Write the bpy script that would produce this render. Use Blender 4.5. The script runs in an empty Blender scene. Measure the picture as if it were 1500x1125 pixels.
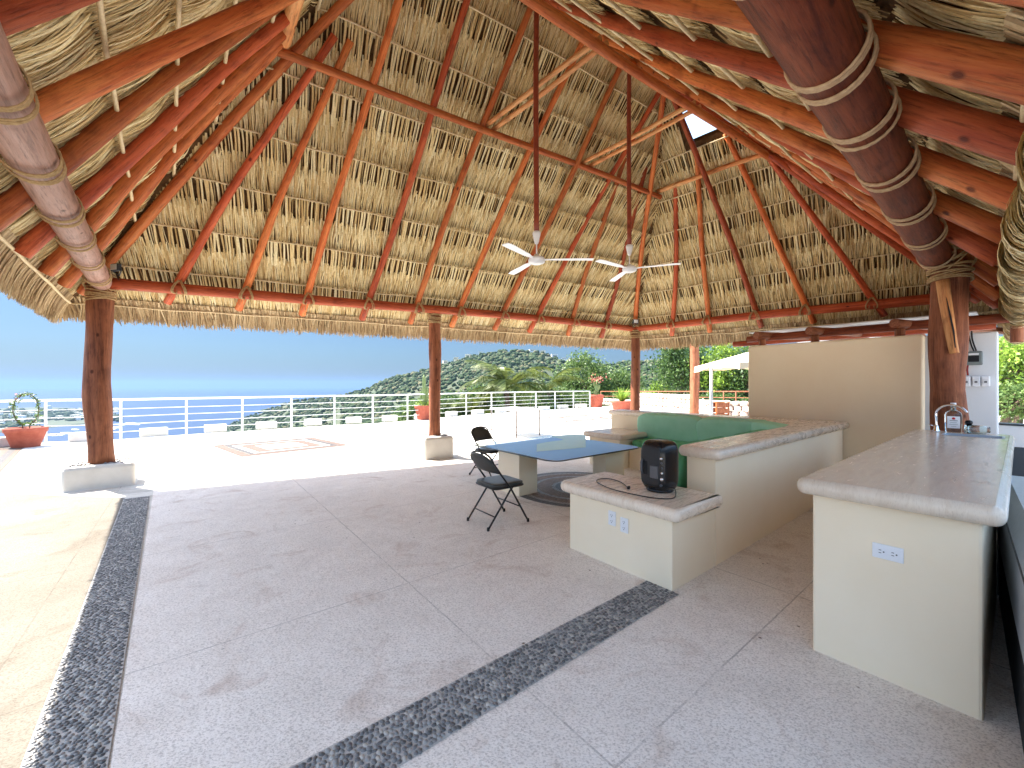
import bpy, bmesh, math, random
import numpy as np
from mathutils import Vector, Matrix, noise
from mathutils.geometry import tessellate_polygon
random.seed(7)
RNG = np.random.default_rng(11)
scene = bpy.context.scene
COL = scene.collection
R = math.radians

# ---------------------------------------------------------------- camera
F, HZ, EYE = 594.0, 564.0, 1.5
cam_data = bpy.data.cameras.new('camera')
cam_data.sensor_width = 36.0
cam_data.lens = F / 1500 * 36
cam_data.shift_y = 0.001
cam_data.clip_start = 0.05
cam_data.clip_end = 60000
cam = bpy.data.objects.new('camera', cam_data)
cam.location = (0, 0, EYE)
cam.rotation_euler = (R(90), 0, 0)
COL.objects.link(cam)
scene.camera = cam

# ---------------------------------------------------------------- light
SUN_TO = Vector((-1.80, 0.715, 2.45)).normalized()
SUN_EL = math.asin(SUN_TO.z)
SUN_AZ = math.atan2(SUN_TO.x, SUN_TO.y)
world = bpy.data.worlds.new('World')
scene.world = world
world.use_nodes = True
wn = world.node_tree
wn.nodes.clear()
sky = wn.nodes.new('ShaderNodeTexSky')
sky.sky_type = 'NISHITA'
sky.sun_disc = False
sky.sun_elevation = SUN_EL
sky.sun_rotation = SUN_AZ
sky.altitude = 150
sky.air_density = 1.0
sky.dust_density = 0.6
sky.ozone_density = 1.6
bg = wn.nodes.new('ShaderNodeBackground')
bg.inputs['Strength'].default_value = 0.15
wo = wn.nodes.new('ShaderNodeOutputWorld')
# sky light dimmed and blued low down, warm-tinted at full strength higher up
tcw = wn.nodes.new('ShaderNodeTexCoord'); sxw = wn.nodes.new('ShaderNodeSeparateXYZ'); wn.links.new(tcw.outputs['Generated'], sxw.inputs[0])
rw = wn.nodes.new('ShaderNodeValToRGB'); wn.links.new(sxw.outputs['Z'], rw.inputs[0])
rw.color_ramp.elements[0].position = 0.0; rw.color_ramp.elements[0].color = (.040, .052, .068, 1)
rw.color_ramp.elements[1].position = .32; rw.color_ramp.elements[1].color = (1.0, .87, .71, 1)
for p_, c_ in ((.03, (.047, .061, .081, 1)), (.08, (.060, .077, .098, 1)), (.20, (.080, .098, .122, 1))):
    e_ = rw.color_ramp.elements.new(p_); e_.color = c_
mw = wn.nodes.new('ShaderNodeMix'); mw.data_type = 'RGBA'; mw.blend_type = 'MULTIPLY'; mw.inputs[0].default_value = 1
wn.links.new(sky.outputs[0], mw.inputs[6]); wn.links.new(rw.outputs[0], mw.inputs[7])
wn.links.new(mw.outputs[2], bg.inputs['Color'])
wn.links.new(bg.outputs[0], wo.inputs['Surface'])
sun_data = bpy.data.lights.new('sun', 'SUN')
sun_data.energy = 3.0
sun_data.angle = R(0.53)
sun_data.color = (1.0, 0.95, 0.86)
sun = bpy.data.objects.new('sun', sun_data)
sun.rotation_euler = (-SUN_TO).to_track_quat('-Z', 'Y').to_euler()
sun.location = (0, 0, 30)
COL.objects.link(sun)
scene.view_settings.view_transform = 'Standard'
scene.view_settings.look = 'None'
scene.view_settings.gamma = 1
scene.view_settings.exposure = 2.85
scene.view_settings.use_curve_mapping = False
scene.cycles.max_bounces = 10
scene.cycles.diffuse_bounces = 6
scene.cycles.volume_bounces = 1
scene.cycles.sample_clamp_indirect = 8
scene.cycles.use_denoising = True

# ---------------------------------------------------------------- helpers
def gp(px, py, z=0.0):
    """point of the horizontal plane z seen at a photo pixel"""
    d = F * (EYE - z) / (py - HZ)
    return Vector(((px - 750) / F * d, d, z))

def pd(px, py, d):
    return Vector(((px - 750) / F * d, d, EYE + (HZ - py) / F * d))

TH = math.atan2(0.624, 0.781)
AX, BX = Vector((math.cos(TH), math.sin(TH), 0)), Vector((-math.sin(TH), math.cos(TH), 0))
def AB(a, b, z=0.0):
    return AX * a + BX * b + Vector((0, 0, z))

def tag(o, label=None, cat=None, group=None, kind=None):
    if label: o['label'] = label
    if cat: o['category'] = cat
    if group: o['group'] = group
    if kind: o['kind'] = kind
    return o

def thing(name, label, cat, loc=(0, 0, 0), rz=0.0, group=None):
    o = bpy.data.objects.new(name, None)
    COL.objects.link(o)
    o.empty_display_size = 0.1
    o.location = loc
    o.rotation_euler = (0, 0, rz)
    return tag(o, label, cat, group)

def link(name, me, mat=None, parent=None, loc=None, rot=None, smooth=False):
    o = bpy.data.objects.new(name, me)
    COL.objects.link(o)
    if mat: me.materials.append(mat)
    if parent is not None: o.parent = parent
    if loc is not None: o.location = loc
    if rot is not None: o.rotation_euler = rot
    if smooth:
        me.polygons.foreach_set('use_smooth', [True] * len(me.polygons))
    return o

def copy_thing(o, loc=None, rz=None, label=None, parent=None):
    c = o.copy()
    COL.objects.link(c)
    if parent is not None: c.parent = parent
    if loc is not None: c.location = loc
    if rz is not None: c.rotation_euler = (0, 0, rz)
    if label: c['label'] = label
    for ch in list(o.children):
        copy_thing(ch, parent=c)
    return c

def qmesh(name, V, Fq):
    """mesh from a vertex array and an array of quads"""
    V = np.ascontiguousarray(V, dtype=np.float32).reshape(-1, 3)
    Fq = np.ascontiguousarray(Fq, dtype=np.int32)
    k = Fq.shape[1]
    me = bpy.data.meshes.new(name)
    me.vertices.add(len(V)); me.vertices.foreach_set('co', V.ravel())
    me.loops.add(Fq.size); me.loops.foreach_set('vertex_index', Fq.ravel())
    me.polygons.add(len(Fq)); me.polygons.foreach_set('loop_start', np.arange(0, Fq.size, k, dtype=np.int32))
    me.update(calc_edges=True)
    return me

def bm_mesh(name, bm):
    me = bpy.data.meshes.new(name)
    bmesh.ops.recalc_face_normals(bm, faces=bm.faces)
    bm.to_mesh(me); bm.free()
    return me

def add_box(bm, x0, x1, y0, y1, z0, z1, bev=0.0, seg=2):
    r = bmesh.ops.create_cube(bm, size=1.0)
    for v in r['verts']:
        v.co = Vector((x0 + (v.co.x + .5) * (x1 - x0), y0 + (v.co.y + .5) * (y1 - y0), z0 + (v.co.z + .5) * (z1 - z0)))
    if bev > 0:
        es = list({e for v in r['verts'] for e in v.link_edges})
        bmesh.ops.bevel(bm, geom=es, offset=bev, segments=seg, affect='EDGES', profile=0.5)

def box(name, b, mat, parent=None, bev=0.0, seg=2, loc=None, rot=None, smooth=False):
    bm = bmesh.new(); add_box(bm, *b, bev=bev, seg=seg)
    return link(name, bm_mesh(name, bm), mat, parent, loc, rot, smooth)

def add_tube(bm, pts, rad, seg=10, cap=True, closed=False):
    pts = [Vector(p) for p in pts]
    n = len(pts)
    rads = rad if isinstance(rad, (list, tuple)) else [rad] * n
    rings, up = [], None
    for i, p in enumerate(pts):
        if closed: t = (pts[(i + 1) % n] - pts[i - 1]).normalized()
        else: t = (pts[min(i + 1, n - 1)] - pts[max(i - 1, 0)]).normalized()
        if up is None:
            up = Vector((0, 0, 1)) if abs(t.z) < .9 else Vector((1, 0, 0))
        s = t.cross(up)
        if s.length < 1e-4: s = t.orthogonal()
        s.normalize(); up = s.cross(t).normalized()
        rings.append([bm.verts.new(p + (s * math.cos(2 * math.pi * k / seg) + up * math.sin(2 * math.pi * k / seg)) * rads[i]) for k in range(seg)])
    for i in range(n if closed else n - 1):
        a, b = rings[i], rings[(i + 1) % n]
        for k in range(seg):
            bm.faces.new((a[k], a[(k + 1) % seg], b[(k + 1) % seg], b[k]))
    if cap and not closed:
        bm.faces.new(rings[0]); bm.faces.new(rings[-1])

def tube(name, pts, rad, mat, parent=None, seg=10, closed=False):
    bm = bmesh.new(); add_tube(bm, pts, rad, seg, closed=closed)
    return link(name, bm_mesh(name, bm), mat, parent, smooth=True)

def lathe(name, prof, mat, parent=None, seg=32, loc=None, rot=None, smooth=True):
    bm = bmesh.new(); rings = []
    for r, z in prof:
        if r < 1e-5: rings.append([bm.verts.new((0, 0, z))])
        else: rings.append([bm.verts.new((r * math.cos(2 * math.pi * k / seg), r * math.sin(2 * math.pi * k / seg), z)) for k in range(seg)])
    for a, b in zip(rings, rings[1:]):
        for k in range(seg):
            q = (k + 1) % seg
            if len(a) == 1 and len(b) == 1: continue
            if len(a) == 1: bm.faces.new((a[0], b[k], b[q]))
            elif len(b) == 1: bm.faces.new((a[k], b[0], a[q]))
            else: bm.faces.new((a[k], a[q], b[q], b[k]))
    return link(name, bm_mesh(name, bm), mat, parent, loc, rot, smooth)

def prism(name, pts, z0, z1, mat, parent=None, loc=None, rot=None):
    bm = bmesh.new()
    lo = [bm.verts.new((x, y, z0)) for x, y in pts]; hi = [bm.verts.new((x, y, z1)) for x, y in pts]
    n = len(pts)
    for i in range(n): bm.faces.new((lo[i], lo[(i + 1) % n], hi[(i + 1) % n], hi[i]))
    for t in tessellate_polygon([[Vector((x, y, 0)) for x, y in pts]]):
        bm.faces.new([hi[i] for i in t]); bm.faces.new([lo[i] for i in t][::-1])
    return link(name, bm_mesh(name, bm), mat, parent, loc, rot)

def offset_poly(pts, d):
    """shrink a counter-clockwise polygon by d"""
    n, out = len(pts), []
    for i in range(n):
        p0, p, p1 = Vector(pts[i - 1]), Vector(pts[i]), Vector(pts[(i + 1) % n])
        e0, e1 = (p - p0).normalized(), (p1 - p).normalized()
        n0, n1 = Vector((-e0.y, e0.x)), Vector((-e1.y, e1.x))
        m = n0 + n1; m /= max(m.length_squared / 2, .2)
        out.append(tuple(p + m * d))
    return out

def round_poly(pts, r, seg=5):
    n, out = len(pts), []
    for i in range(n):
        p0, p, p1 = Vector(pts[i - 1]), Vector(pts[i]), Vector(pts[(i + 1) % n])
        ri = r[i] if isinstance(r, (list, tuple)) else r
        if ri <= 0: out.append(tuple(p)); continue
        e0, e1 = (p0 - p).normalized(), (p1 - p).normalized()
        ang = e0.angle(e1); t = ri / math.tan(ang / 2)
        a, b = p + e0 * t, p + e1 * t
        c = p + (e0 + e1).normalized() * (ri / math.sin(ang / 2))
        a0 = math.atan2(a.y - c.y, a.x - c.x); a1 = math.atan2(b.y - c.y, b.x - c.x)
        da = (a1 - a0 + math.pi) % (2 * math.pi) - math.pi
        for k in range(seg + 1):
            th = a0 + da * k / seg
            out.append((c.x + ri * math.cos(th), c.y + ri * math.sin(th)))
    return out

def cap_slab(name, pts, z0, z1, mat, parent=None, holes=(), seg=8):
    """stone slab with a half-round (bullnose) edge"""
    bm = bmesh.new(); h = (z1 - z0) / 2; rings = []
    for k in range(seg + 1):
        th = -math.pi / 2 + math.pi * k / seg
        ring = offset_poly(pts, h * .8 * (1 - math.cos(th)))
        rings.append([bm.verts.new((x, y, z0 + h + h * math.sin(th))) for x, y in ring])
    n = len(pts)
    for a, b in zip(rings, rings[1:]):
        for i in range(n):
            f = bm.faces.new((a[i], a[(i + 1) % n], b[(i + 1) % n], b[i])); f.smooth = True
    for ring in (rings[0], rings[-1]):
        loops, vs = [[v.co.copy() for v in ring]], list(ring)
        for hl in holes:
            hv = [bm.verts.new((x, y, ring[0].co.z)) for x, y in hl]
            loops.append([v.co.copy() for v in hv]); vs += hv
        for t in tessellate_polygon([[Vector((c.x, c.y, 0)) for c in l] for l in loops]):
            try: bm.faces.new([vs[i] for i in t])
            except ValueError: pass
    me = bm_mesh(name, bm)
    return link(name, me, mat, parent)

def squircle(name, sx, sy, sz, mat, parent=None, loc=None, rot=None, e=.28, nu=40, nv=22, wr=.0, ez=None):
    """cushion-like super-ellipsoid"""
    f = lambda c, e: math.copysign(abs(c) ** e, c)
    V, Q = [], []
    for j in range(nv + 1):
        ph = -math.pi / 2 + math.pi * j / nv
        for i in range(nu):
            th = 2 * math.pi * i / nu
            x = f(math.cos(ph), ez or e + .15) * f(math.cos(th), e); y = f(math.cos(ph), ez or e + .15) * f(math.sin(th), e); z = f(math.sin(ph), ez or e + .25)
            p = Vector((x * sx / 2, y * sy / 2, z * sz / 2))
            if wr: p *= 1 + wr * noise.noise(p * 7 + Vector(loc or (0, 0, 0)))
            V.append(p)
    for j in range(nv):
        for i in range(nu):
            Q.append((j * nu + i, j * nu + (i + 1) % nu, (j + 1) * nu + (i + 1) % nu, (j + 1) * nu + i))
    me = bpy.data.meshes.new(name); me.from_pydata(V, [], Q)
    bm = bmesh.new(); bm.from_mesh(me); bmesh.ops.remove_doubles(bm, verts=bm.verts, dist=1e-5)
    bmesh.ops.recalc_face_normals(bm, faces=bm.faces); bm.to_mesh(me); bm.free()
    return link(name, me, mat, parent, loc, rot, True)

# ---------------------------------------------------------------- materials
def newmat(name):
    m = bpy.data.materials.new(name); m.use_nodes = True
    nt = m.node_tree; nt.nodes.clear()
    out = nt.nodes.new('ShaderNodeOutputMaterial'); b = nt.nodes.new('ShaderNodeBsdfPrincipled')
    nt.links.new(b.outputs[0], out.inputs[0])
    return m, nt, b

def N(nt, typ, **kw):
    n = nt.nodes.new('ShaderNode' + typ)
    for k, v in kw.items():
        if k in n.inputs: n.inputs[k].default_value = v
        else: setattr(n, k, v)
    return n

def ramp(nt, fac, stops):
    n = nt.nodes.new('ShaderNodeValToRGB'); e = n.color_ramp.elements
    while len(e) < len(stops): e.new(.5)
    for i, (p, c) in enumerate(stops):
        e[i].position = p; e[i].color = (*c, 1) if len(c) == 3 else c
    nt.links.new(fac, n.inputs[0]); return n.outputs[0]

def mixc(nt, fac, a, b, mode='MIX'):
    n = nt.nodes.new('ShaderNodeMix'); n.data_type = 'RGBA'; n.blend_type = mode
    for s, v in ((n.inputs[0], fac), (n.inputs[6], a), (n.inputs[7], b)):
        if isinstance(v, bpy.types.NodeSocket): nt.links.new(v, s)
        elif isinstance(v, (int, float)): s.default_value = v
        else: s.default_value = (*v, 1)
    return n.outputs[2]

def coords(nt, scale=(1, 1, 1), kind='Object', rz=0.0):
    tc = N(nt, 'TexCoord'); mp = N(nt, 'Mapping')
    mp.inputs['Scale'].default_value = scale; mp.inputs['Rotation'].default_value = (0, 0, rz)
    nt.links.new(tc.outputs[kind], mp.inputs[0]); return mp.outputs[0]

def noise_tex(nt, vec, scale, detail=6, rough=.6, dist=0.0):
    n = N(nt, 'TexNoise', Scale=scale, Detail=detail, Roughness=rough, Distortion=dist)
    nt.links.new(vec, n.inputs['Vector']); return n.outputs['Fac']

def bump(nt, b, height, strength=.3, dist=.01, normal=None):
    n = N(nt, 'Bump', Strength=strength, Distance=dist)
    nt.links.new(height, n.inputs['Height'])
    if normal is not None: nt.links.new(normal, n.inputs['Normal'])
    nt.links.new(n.outputs[0], b.inputs['Normal']); return n.outputs[0]

def simple(name, c1, c2=None, rough=.6, nscale=6, bstr=.15, bscale=60, metal=0, spec=.4, bd=.004, coat=0.0):
    m, nt, b = newmat(name); v = coords(nt)
    if c2 is None: b.inputs['Base Color'].default_value = (*c1, 1)
    else:
        nz = noise_tex(nt, v, nscale)
        nt.links.new(ramp(nt, nz, [(.3, c1), (.7, c2)]), b.inputs['Base Color'])
    b.inputs['Roughness'].default_value = rough; b.inputs['Metallic'].default_value = metal
    b.inputs['Specular IOR Level'].default_value = spec; b.inputs['Coat Weight'].default_value = coat
    if bstr: bump(nt, b, noise_tex(nt, v, bscale), bstr, bd)
    return m

def wood_mat(name, ca, cb, cd, rough=.5, coat=.12):
    m, nt, b = newmat(name)
    v = coords(nt, (9, 9, .7)); oi = N(nt, 'ObjectInfo')
    va = N(nt, 'VectorMath', operation='ADD'); nt.links.new(v, va.inputs[0])
    cx = N(nt, 'CombineXYZ'); mul = N(nt, 'Math', operation='MULTIPLY'); mul.inputs[1].default_value = 37
    nt.links.new(oi.outputs['Random'], mul.inputs[0]); nt.links.new(mul.outputs[0], cx.inputs[2]); nt.links.new(cx.outputs[0], va.inputs[1])
    vec = va.outputs[0]
    n1 = noise_tex(nt, vec, 1.3, 6, .65, .6); n2 = noise_tex(nt, vec, 7, 5, .7); n3 = noise_tex(nt, coords(nt, (2.2, 2.2, 1.6)), 2.3, 3, .5, .4)
    base = ramp(nt, n1, [(.28, cd), (.42, ca), (.66, cb)])
    st = ramp(nt, n2, [(.34, (.25, .2, .18)), (.48, (1, 1, 1)), (.75, (1.3, 1.25, 1.2))])
    c = mixc(nt, .6, base, st, 'MULTIPLY')
    blot = ramp(nt, n3, [(.30, (.4, .3, .3)), (.45, (1, 1, 1)), (.68, (1, 1, 1)), (.8, (1.25, 1.25, 1.2))])
    c = mixc(nt, .55, c, blot, 'MULTIPLY')
    hv = N(nt, 'HueSaturation'); nt.links.new(c, hv.inputs['Color'])
    mr = N(nt, 'MapRange'); mr.inputs[3].default_value = .72; mr.inputs[4].default_value = 1.22
    nt.links.new(oi.outputs['Random'], mr.inputs[0]); nt.links.new(mr.outputs[0], hv.inputs['Value'])
    # knots
    vk = N(nt, 'TexVoronoi', Scale=3.2); nt.links.new(coords(nt, (1.4, 1.4, .8)), vk.inputs['Vector'])
    kn = ramp(nt, vk.outputs['Distance'], [(.05, (.16, .08, .05)), (.10, (1, 1, 1))])
    c = mixc(nt, .85, hv.outputs[0], kn, 'MULTIPLY')
    nt.links.new(c, b.inputs['Base Color'])
    b.inputs['Roughness'].default_value = rough; b.inputs['Specular IOR Level'].default_value = .22; b.inputs['Coat Weight'].default_value = coat * .3; b.inputs['Coat Roughness'].default_value = .35
    bump(nt, b, n2, .6, .012)
    return m

M = {}
M['rafter'] = wood_mat('orange_wood', (.46, .105, .028), (.62, .205, .06), (.25, .045, .015))
M['pale_wood'] = wood_mat('pale_orange_wood', (.58, .23, .08), (.70, .38, .16), (.38, .12, .04))
M['red_wood'] = wood_mat('red_brown_wood', (.36, .062, .022), (.50, .115, .042), (.19, .028, .012))
M['post'] = wood_mat('brown_post_wood', (.22, .075, .036), (.34, .13, .065), (.11, .035, .018), .6, .0)
M['log_dark'] = wood_mat('dark_log_wood', (.16, .034, .013), (.26, .066, .026), (.07, .014, .007), .6, .0)
M['log_pink'] = wood_mat('pinkish_log_wood', (.40, .22, .17), (.55, .34, .28), (.22, .10, .07), .5, .1)
M['fan_pole'] = simple('dark_red_pole', (.20, .035, .02), (.30, .06, .03), .4, 9, .1, 50)

def thatch_mat(name, stops, backrough=.75):
    m, nt, b = newmat(name)
    g = N(nt, 'NewGeometry'); v = coords(nt)
    c = ramp(nt, g.outputs['Random Per Island'], stops)
    nz = noise_tex(nt, v, 2.0, 4, .6); f = ramp(nt, nz, [(.3, (.72, .68, .6)), (.6, (1, 1, 1))])
    c = mixc(nt, .7, c, f, 'MULTIPLY')
    n2 = noise_tex(nt, v, 45, 3, .6); c = mixc(nt, .35, c, ramp(nt, n2, [(.35, (.55, .5, .42)), (.6, (1, 1, 1))]), 'MULTIPLY')
    nt.links.new(c, b.inputs['Base Color']); b.inputs['Roughness'].default_value = .62
    b.inputs['Specular IOR Level'].default_value = .35
    return m
M['thatch'] = thatch_mat('straw_thatch', [(0, (.50, .33, .13)), (.25, (.76, .57, .27)), (.6, (.90, .74, .40)), (1, (.94, .84, .54))])
M['stem'] = thatch_mat('straw_stem', [(0, (.62, .48, .26)), (.4, (.84, .70, .43)), (1, (.92, .83, .60))])
M['fringe'] = thatch_mat('weathered_fringe', [(0, (.24, .15, .07)), (.35, (.48, .34, .18)), (.7, (.62, .47, .27)), (1, (.72, .58, .36))])
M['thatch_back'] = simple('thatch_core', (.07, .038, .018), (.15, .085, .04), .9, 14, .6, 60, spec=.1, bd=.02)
M['batten'] = thatch_mat('cane_batten', [(0, (.66, .50, .28)), (1, (.84, .72, .48))])
M['rope'] = simple('jute_rope', (.30, .19, .09), (.50, .36, .19), .85, 40, .5, 220, spec=.1)
M['rope_light'] = simple('pale_rope', (.42, .27, .15), (.60, .43, .26), .8, 40, .5, 220, spec=.1)

# floor stone -------------------------------------------------------------
def floor_mat(name, c1, c2, stain, joints=True, bstr=.5):
    m, nt, b = newmat(name)
    v = coords(nt, (1, 1, 1), 'Object', -TH)
    n0 = noise_tex(nt, v, .55, 5, .6, .5); n1 = noise_tex(nt, v, 3.5, 8, .7); n2 = noise_tex(nt, v, 75, 4, .75); n3 = noise_tex(nt, v, 1.7, 6, .65, 1.2)
    c = ramp(nt, n0, [(.3, c1), (.7, c2)])
    c = mixc(nt, .5, c, ramp(nt, n1, [(.3, (.80, .78, .76)), (.6, (1, 1, 1))]), 'MULTIPLY')
    c = mixc(nt, ramp(nt, n3, [(.55, (0, 0, 0)), (.72, (.6, .6, .6))]), c, stain)
    # crisp chisel grain
    n4 = noise_tex(nt, coords(nt, (1, 1.7, 1), 'Object', -TH - .6), 85, 3, .65)
    c = mixc(nt, .65, c, ramp(nt, n4, [(.36, (.50, .47, .45)), (.52, (1, 1, 1))]), 'MULTIPLY')
    vo = N(nt, 'TexVoronoi', Scale=5.5); nt.links.new(v, vo.inputs['Vector'])
    spot = ramp(nt, vo.outputs['Distance'], [(.035, (.30, .25, .22)), (.06, (1, 1, 1))]); msk = ramp(nt, noise_tex(nt, v, 1.1), [(.48, (0, 0, 0)), (.52, (1, 1, 1))])
    c = mixc(nt, msk, c, mixc(nt, 1.0, c, spot, 'MULTIPLY'))
    if joints:
        br = N(nt, 'TexBrick', offset=0.0, squash=1.0); mp = N(nt, 'Mapping')
        # tile grid 1.037 x 1.9 m, joints on a = -0.766, b = 0.99
        mp.inputs['Location'].default_value = (.766 + 1.037 * 20, -.99 + 1.9 * 20, 0)
        nt.links.new(v, mp.inputs[0])
        wob = N(nt, 'VectorMath', operation='ADD'); nt.links.new(mp.outputs[0], wob.inputs[0])
        wn_ = N(nt, 'TexNoise', Scale=4.0, Detail=4.0); nt.links.new(v, wn_.inputs['Vector'])
        ws = N(nt, 'VectorMath', operation='SCALE'); ws.inputs['Scale'].default_value = .012
        nt.links.new(wn_.outputs['Color'], ws.inputs[0]); nt.links.new(ws.outputs[0], wob.inputs[1])
        nt.links.new(wob.outputs[0], br.inputs['Vector'])
        for k, val in (('Scale', 1.0), ('Mortar Size', .0055), ('Mortar Smooth', .3), ('Brick Width', 1.037 * 2), ('Row Height', 1.9), ('Bias', -1.0)):
            br.inputs[k].default_value = val
        jm = mixc(nt, 1.0, br.outputs['Fac'], ramp(nt, n1, [(.38, (.06, .06, .06)), (.60, (.45, .45, .45))]), 'MULTIPLY')
        c = mixc(nt, jm, c, (.06, .045, .035))
    nt.links.new(c, b.inputs['Base Color']); b.inputs['Roughness'].default_value = .7
    b.inputs['Specular IOR Level'].default_value = .08
    b1 = N(nt, 'Bump', Strength=bstr, Distance=.006); nt.links.new(n2, b1.inputs['Height'])
    b2 = N(nt, 'Bump', Strength=bstr * .8, Distance=.02); nt.links.new(n1, b2.inputs['Height']); nt.links.new(b1.outputs[0], b2.inputs['Normal'])
    nt.links.new(b2.outputs[0], b.inputs['Normal'])
    return m
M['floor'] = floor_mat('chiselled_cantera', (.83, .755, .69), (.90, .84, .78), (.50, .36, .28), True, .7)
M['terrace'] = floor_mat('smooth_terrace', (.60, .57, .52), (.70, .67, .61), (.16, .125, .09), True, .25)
M['plaster'] = simple('cream_plaster', (.86, .73, .54), (.89, .77, .59), .75, 2.2, .12, 45, spec=.3, bd=.003)
M['plaster_wall'] = simple('beige_wall_plaster', (.85, .70, .49), (.89, .76, .56), .75, 1.3, .10, 35, spec=.3, bd=.003)
M['white_wall'] = simple('white_wall_paint', (.66, .68, .70), (.74, .75, .76), .7, 1.6, .1, 40, spec=.3)
M['white_paint'] = simple('white_metal_paint', (.78, .78, .76), (.84, .84, .82), .4, 5, .03, 60)
M['block'] = simple('pale_stone_block', (.60, .57, .52), (.70, .67, .62), .8, 4, .3, 50)
def marble_mat(name, c1, c2, vein, rough):
    m, nt, b = newmat(name); v = coords(nt, (.55, 4.0, 1))
    n1 = noise_tex(nt, v, 2.6, 7, .65, 1.3); n2 = noise_tex(nt, v, 9, 6, .7, .6)
    c = ramp(nt, n1, [(.30, c1), (.55, c2), (.75, c1)])
    c = mixc(nt, ramp(nt, n2, [(.56, (0, 0, 0)), (.70, (.65, .65, .65))]), c, vein)
    vp = noise_tex(nt, v, 60, 3, .6)
    c = mixc(nt, .35, c, ramp(nt, vp, [(.33, (.6, .55, .5)), (.45, (1, 1, 1))]), 'MULTIPLY')
    nt.links.new(c, b.inputs['Base Color'])
    nt.links.new(ramp(nt, n2, [(.3, (rough, ) * 3), (.7, (rough + .16, ) * 3)]), b.inputs['Roughness'])
    bump(nt, b, n2, .08, .004); return m
M['marble'] = marble_mat('polished_travertine', (.62, .51, .40), (.72, .62, .51), (.54, .42, .31), .14)
M['marble_pink'] = marble_mat('pinkish_travertine', (.76, .63, .50), (.82, .71, .59), (.62, .47, .35), .2)
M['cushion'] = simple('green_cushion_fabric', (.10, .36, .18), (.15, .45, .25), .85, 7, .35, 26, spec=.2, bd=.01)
M['cushion2'] = simple('lit_green_fabric', (.34, .66, .46), (.40, .72, .53), .85, 6, .35, 20, spec=.2, bd=.01)  # same green fabric, brighter light on it put into a lighter colour
M['black_metal'] = simple('black_tube_metal', (.012, .012, .013), None, .35, bstr=0)
M['vinyl'] = simple('black_vinyl', (.028, .031, .030), (.042, .046, .045), .42, 9, .12, 120)
M['black_plastic'] = simple('black_plastic', (.010, .010, .012), None, .22, bstr=.04, bscale=150)
M['grey_plastic'] = simple('grey_plastic', (.10, .10, .11), None, .35, bstr=0)
M['grille'] = simple('speaker_grille', (.018, .018, .02), None, .5, bstr=.5, bscale=400)
M['chrome'] = simple('chrome', (.8, .8, .82), None, .08, bstr=0, metal=1)
M['steel'] = simple('brushed_steel', (.42, .46, .52), (.50, .54, .60), .36, 30, .08, 200, metal=.45)
M['dark_metal'] = simple('dark_metal', (.05, .055, .06), None, .5, bstr=0, metal=.4)
M['dark'] = simple('dark_recess', (.012, .012, .014), None, .8, bstr=0)
M['white_plastic'] = simple('white_plastic', (.78, .79, .82), None, .3, bstr=0)
M['terracotta'] = simple('terracotta_clay', (.34, .075, .045), (.44, .12, .075), .75, 9, .2, 70, spec=.3)
M['soil'] = simple('potting_soil', (.05, .03, .018), (.09, .06, .035), .95, 30, .6, 90)
M['pebble'] = None
m, nt, b = newmat('river_pebbles')
g = N(nt, 'NewGeometry')
nt.links.new(ramp(nt, g.outputs['Random Per Island'], [(0, (.075, .072, .072)), (.5, (.155, .150, .150)), (.85, (.26, .25, .24)), (1, (.46, .42, .37))]), b.inputs['Base Color'])
b.inputs['Roughness'].default_value = .38
bump(nt, b, noise_tex(nt, coords(nt), 140), .15, .003); M['pebble'] = m
M['mortar'] = simple('grey_mortar', (.36, .35, .33), (.50, .48, .46), .9, 20, .5, 120)
M['canvas'] = simple('cream_canvas', (.72, .62, .44), (.78, .68, .50), .8, 5, .1, 90)
M['stone_wall'] = simple('pinkish_field_stone', (.50, .37, .31), (.68, .56, .48), .9, 5, .8, 12, spec=.2, bd=.06)
def glass_mat(name, tint, rough=.02, ior=1.5):
    m, nt, b = newmat(name)
    b.inputs['Base Color'].default_value = (*tint, 1); b.inputs['Transmission Weight'].default_value = 1
    b.inputs['Roughness'].default_value = rough; b.inputs['IOR'].default_value = ior; return m
M['glass'] = glass_mat('clear_glass', (.90, .97, .95))
M['film'] = simple('blue_protective_film', (.15, .42, .93), (.18, .46, .95), .35, 3, .05, 9, spec=.2)
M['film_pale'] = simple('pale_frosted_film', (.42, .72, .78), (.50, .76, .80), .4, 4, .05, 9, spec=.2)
def leaf_mat(name, c1, c2, c3):
    m, nt, b = newmat(name)
    g = N(nt, 'NewGeometry'); nt.links.new(ramp(nt, g.outputs['Random Per Island'], [(0, c1), (.55, c2), (1, c3)]), b.inputs['Base Color'])
    b.inputs['Roughness'].default_value = .5; b.inputs['Specular IOR Level'].default_value = .3
    out = nt.nodes['Material Output']; tr = N(nt, 'BsdfTranslucent'); mx = N(nt, 'MixShader'); mx.inputs[0].default_value = .3
    nt.links.new(ramp(nt, g.outputs['Random Per Island'], [(0, c2), (1, c3)]), tr.inputs[0])
    nt.links.new(b.outputs[0], mx.inputs[1]); nt.links.new(tr.outputs[0], mx.inputs[2]); nt.links.new(mx.outputs[0], out.inputs[0]); return m
M['leaf_dark'] = leaf_mat('dark_green_leaves', (.025, .055, .018), (.055, .11, .03), (.12, .20, .05))
M['leaf_mid'] = leaf_mat('mid_green_leaves', (.04, .08, .02), (.09, .155, .04), (.19, .27, .08))
M['leaf_lime'] = leaf_mat('lime_green_leaves', (.09, .16, .02), (.20, .32, .04), (.36, .50, .08))
M['leaf_palm'] = leaf_mat('palm_leaves', (.05, .075, .018), (.11, .15, .035), (.24, .27, .08))
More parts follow.
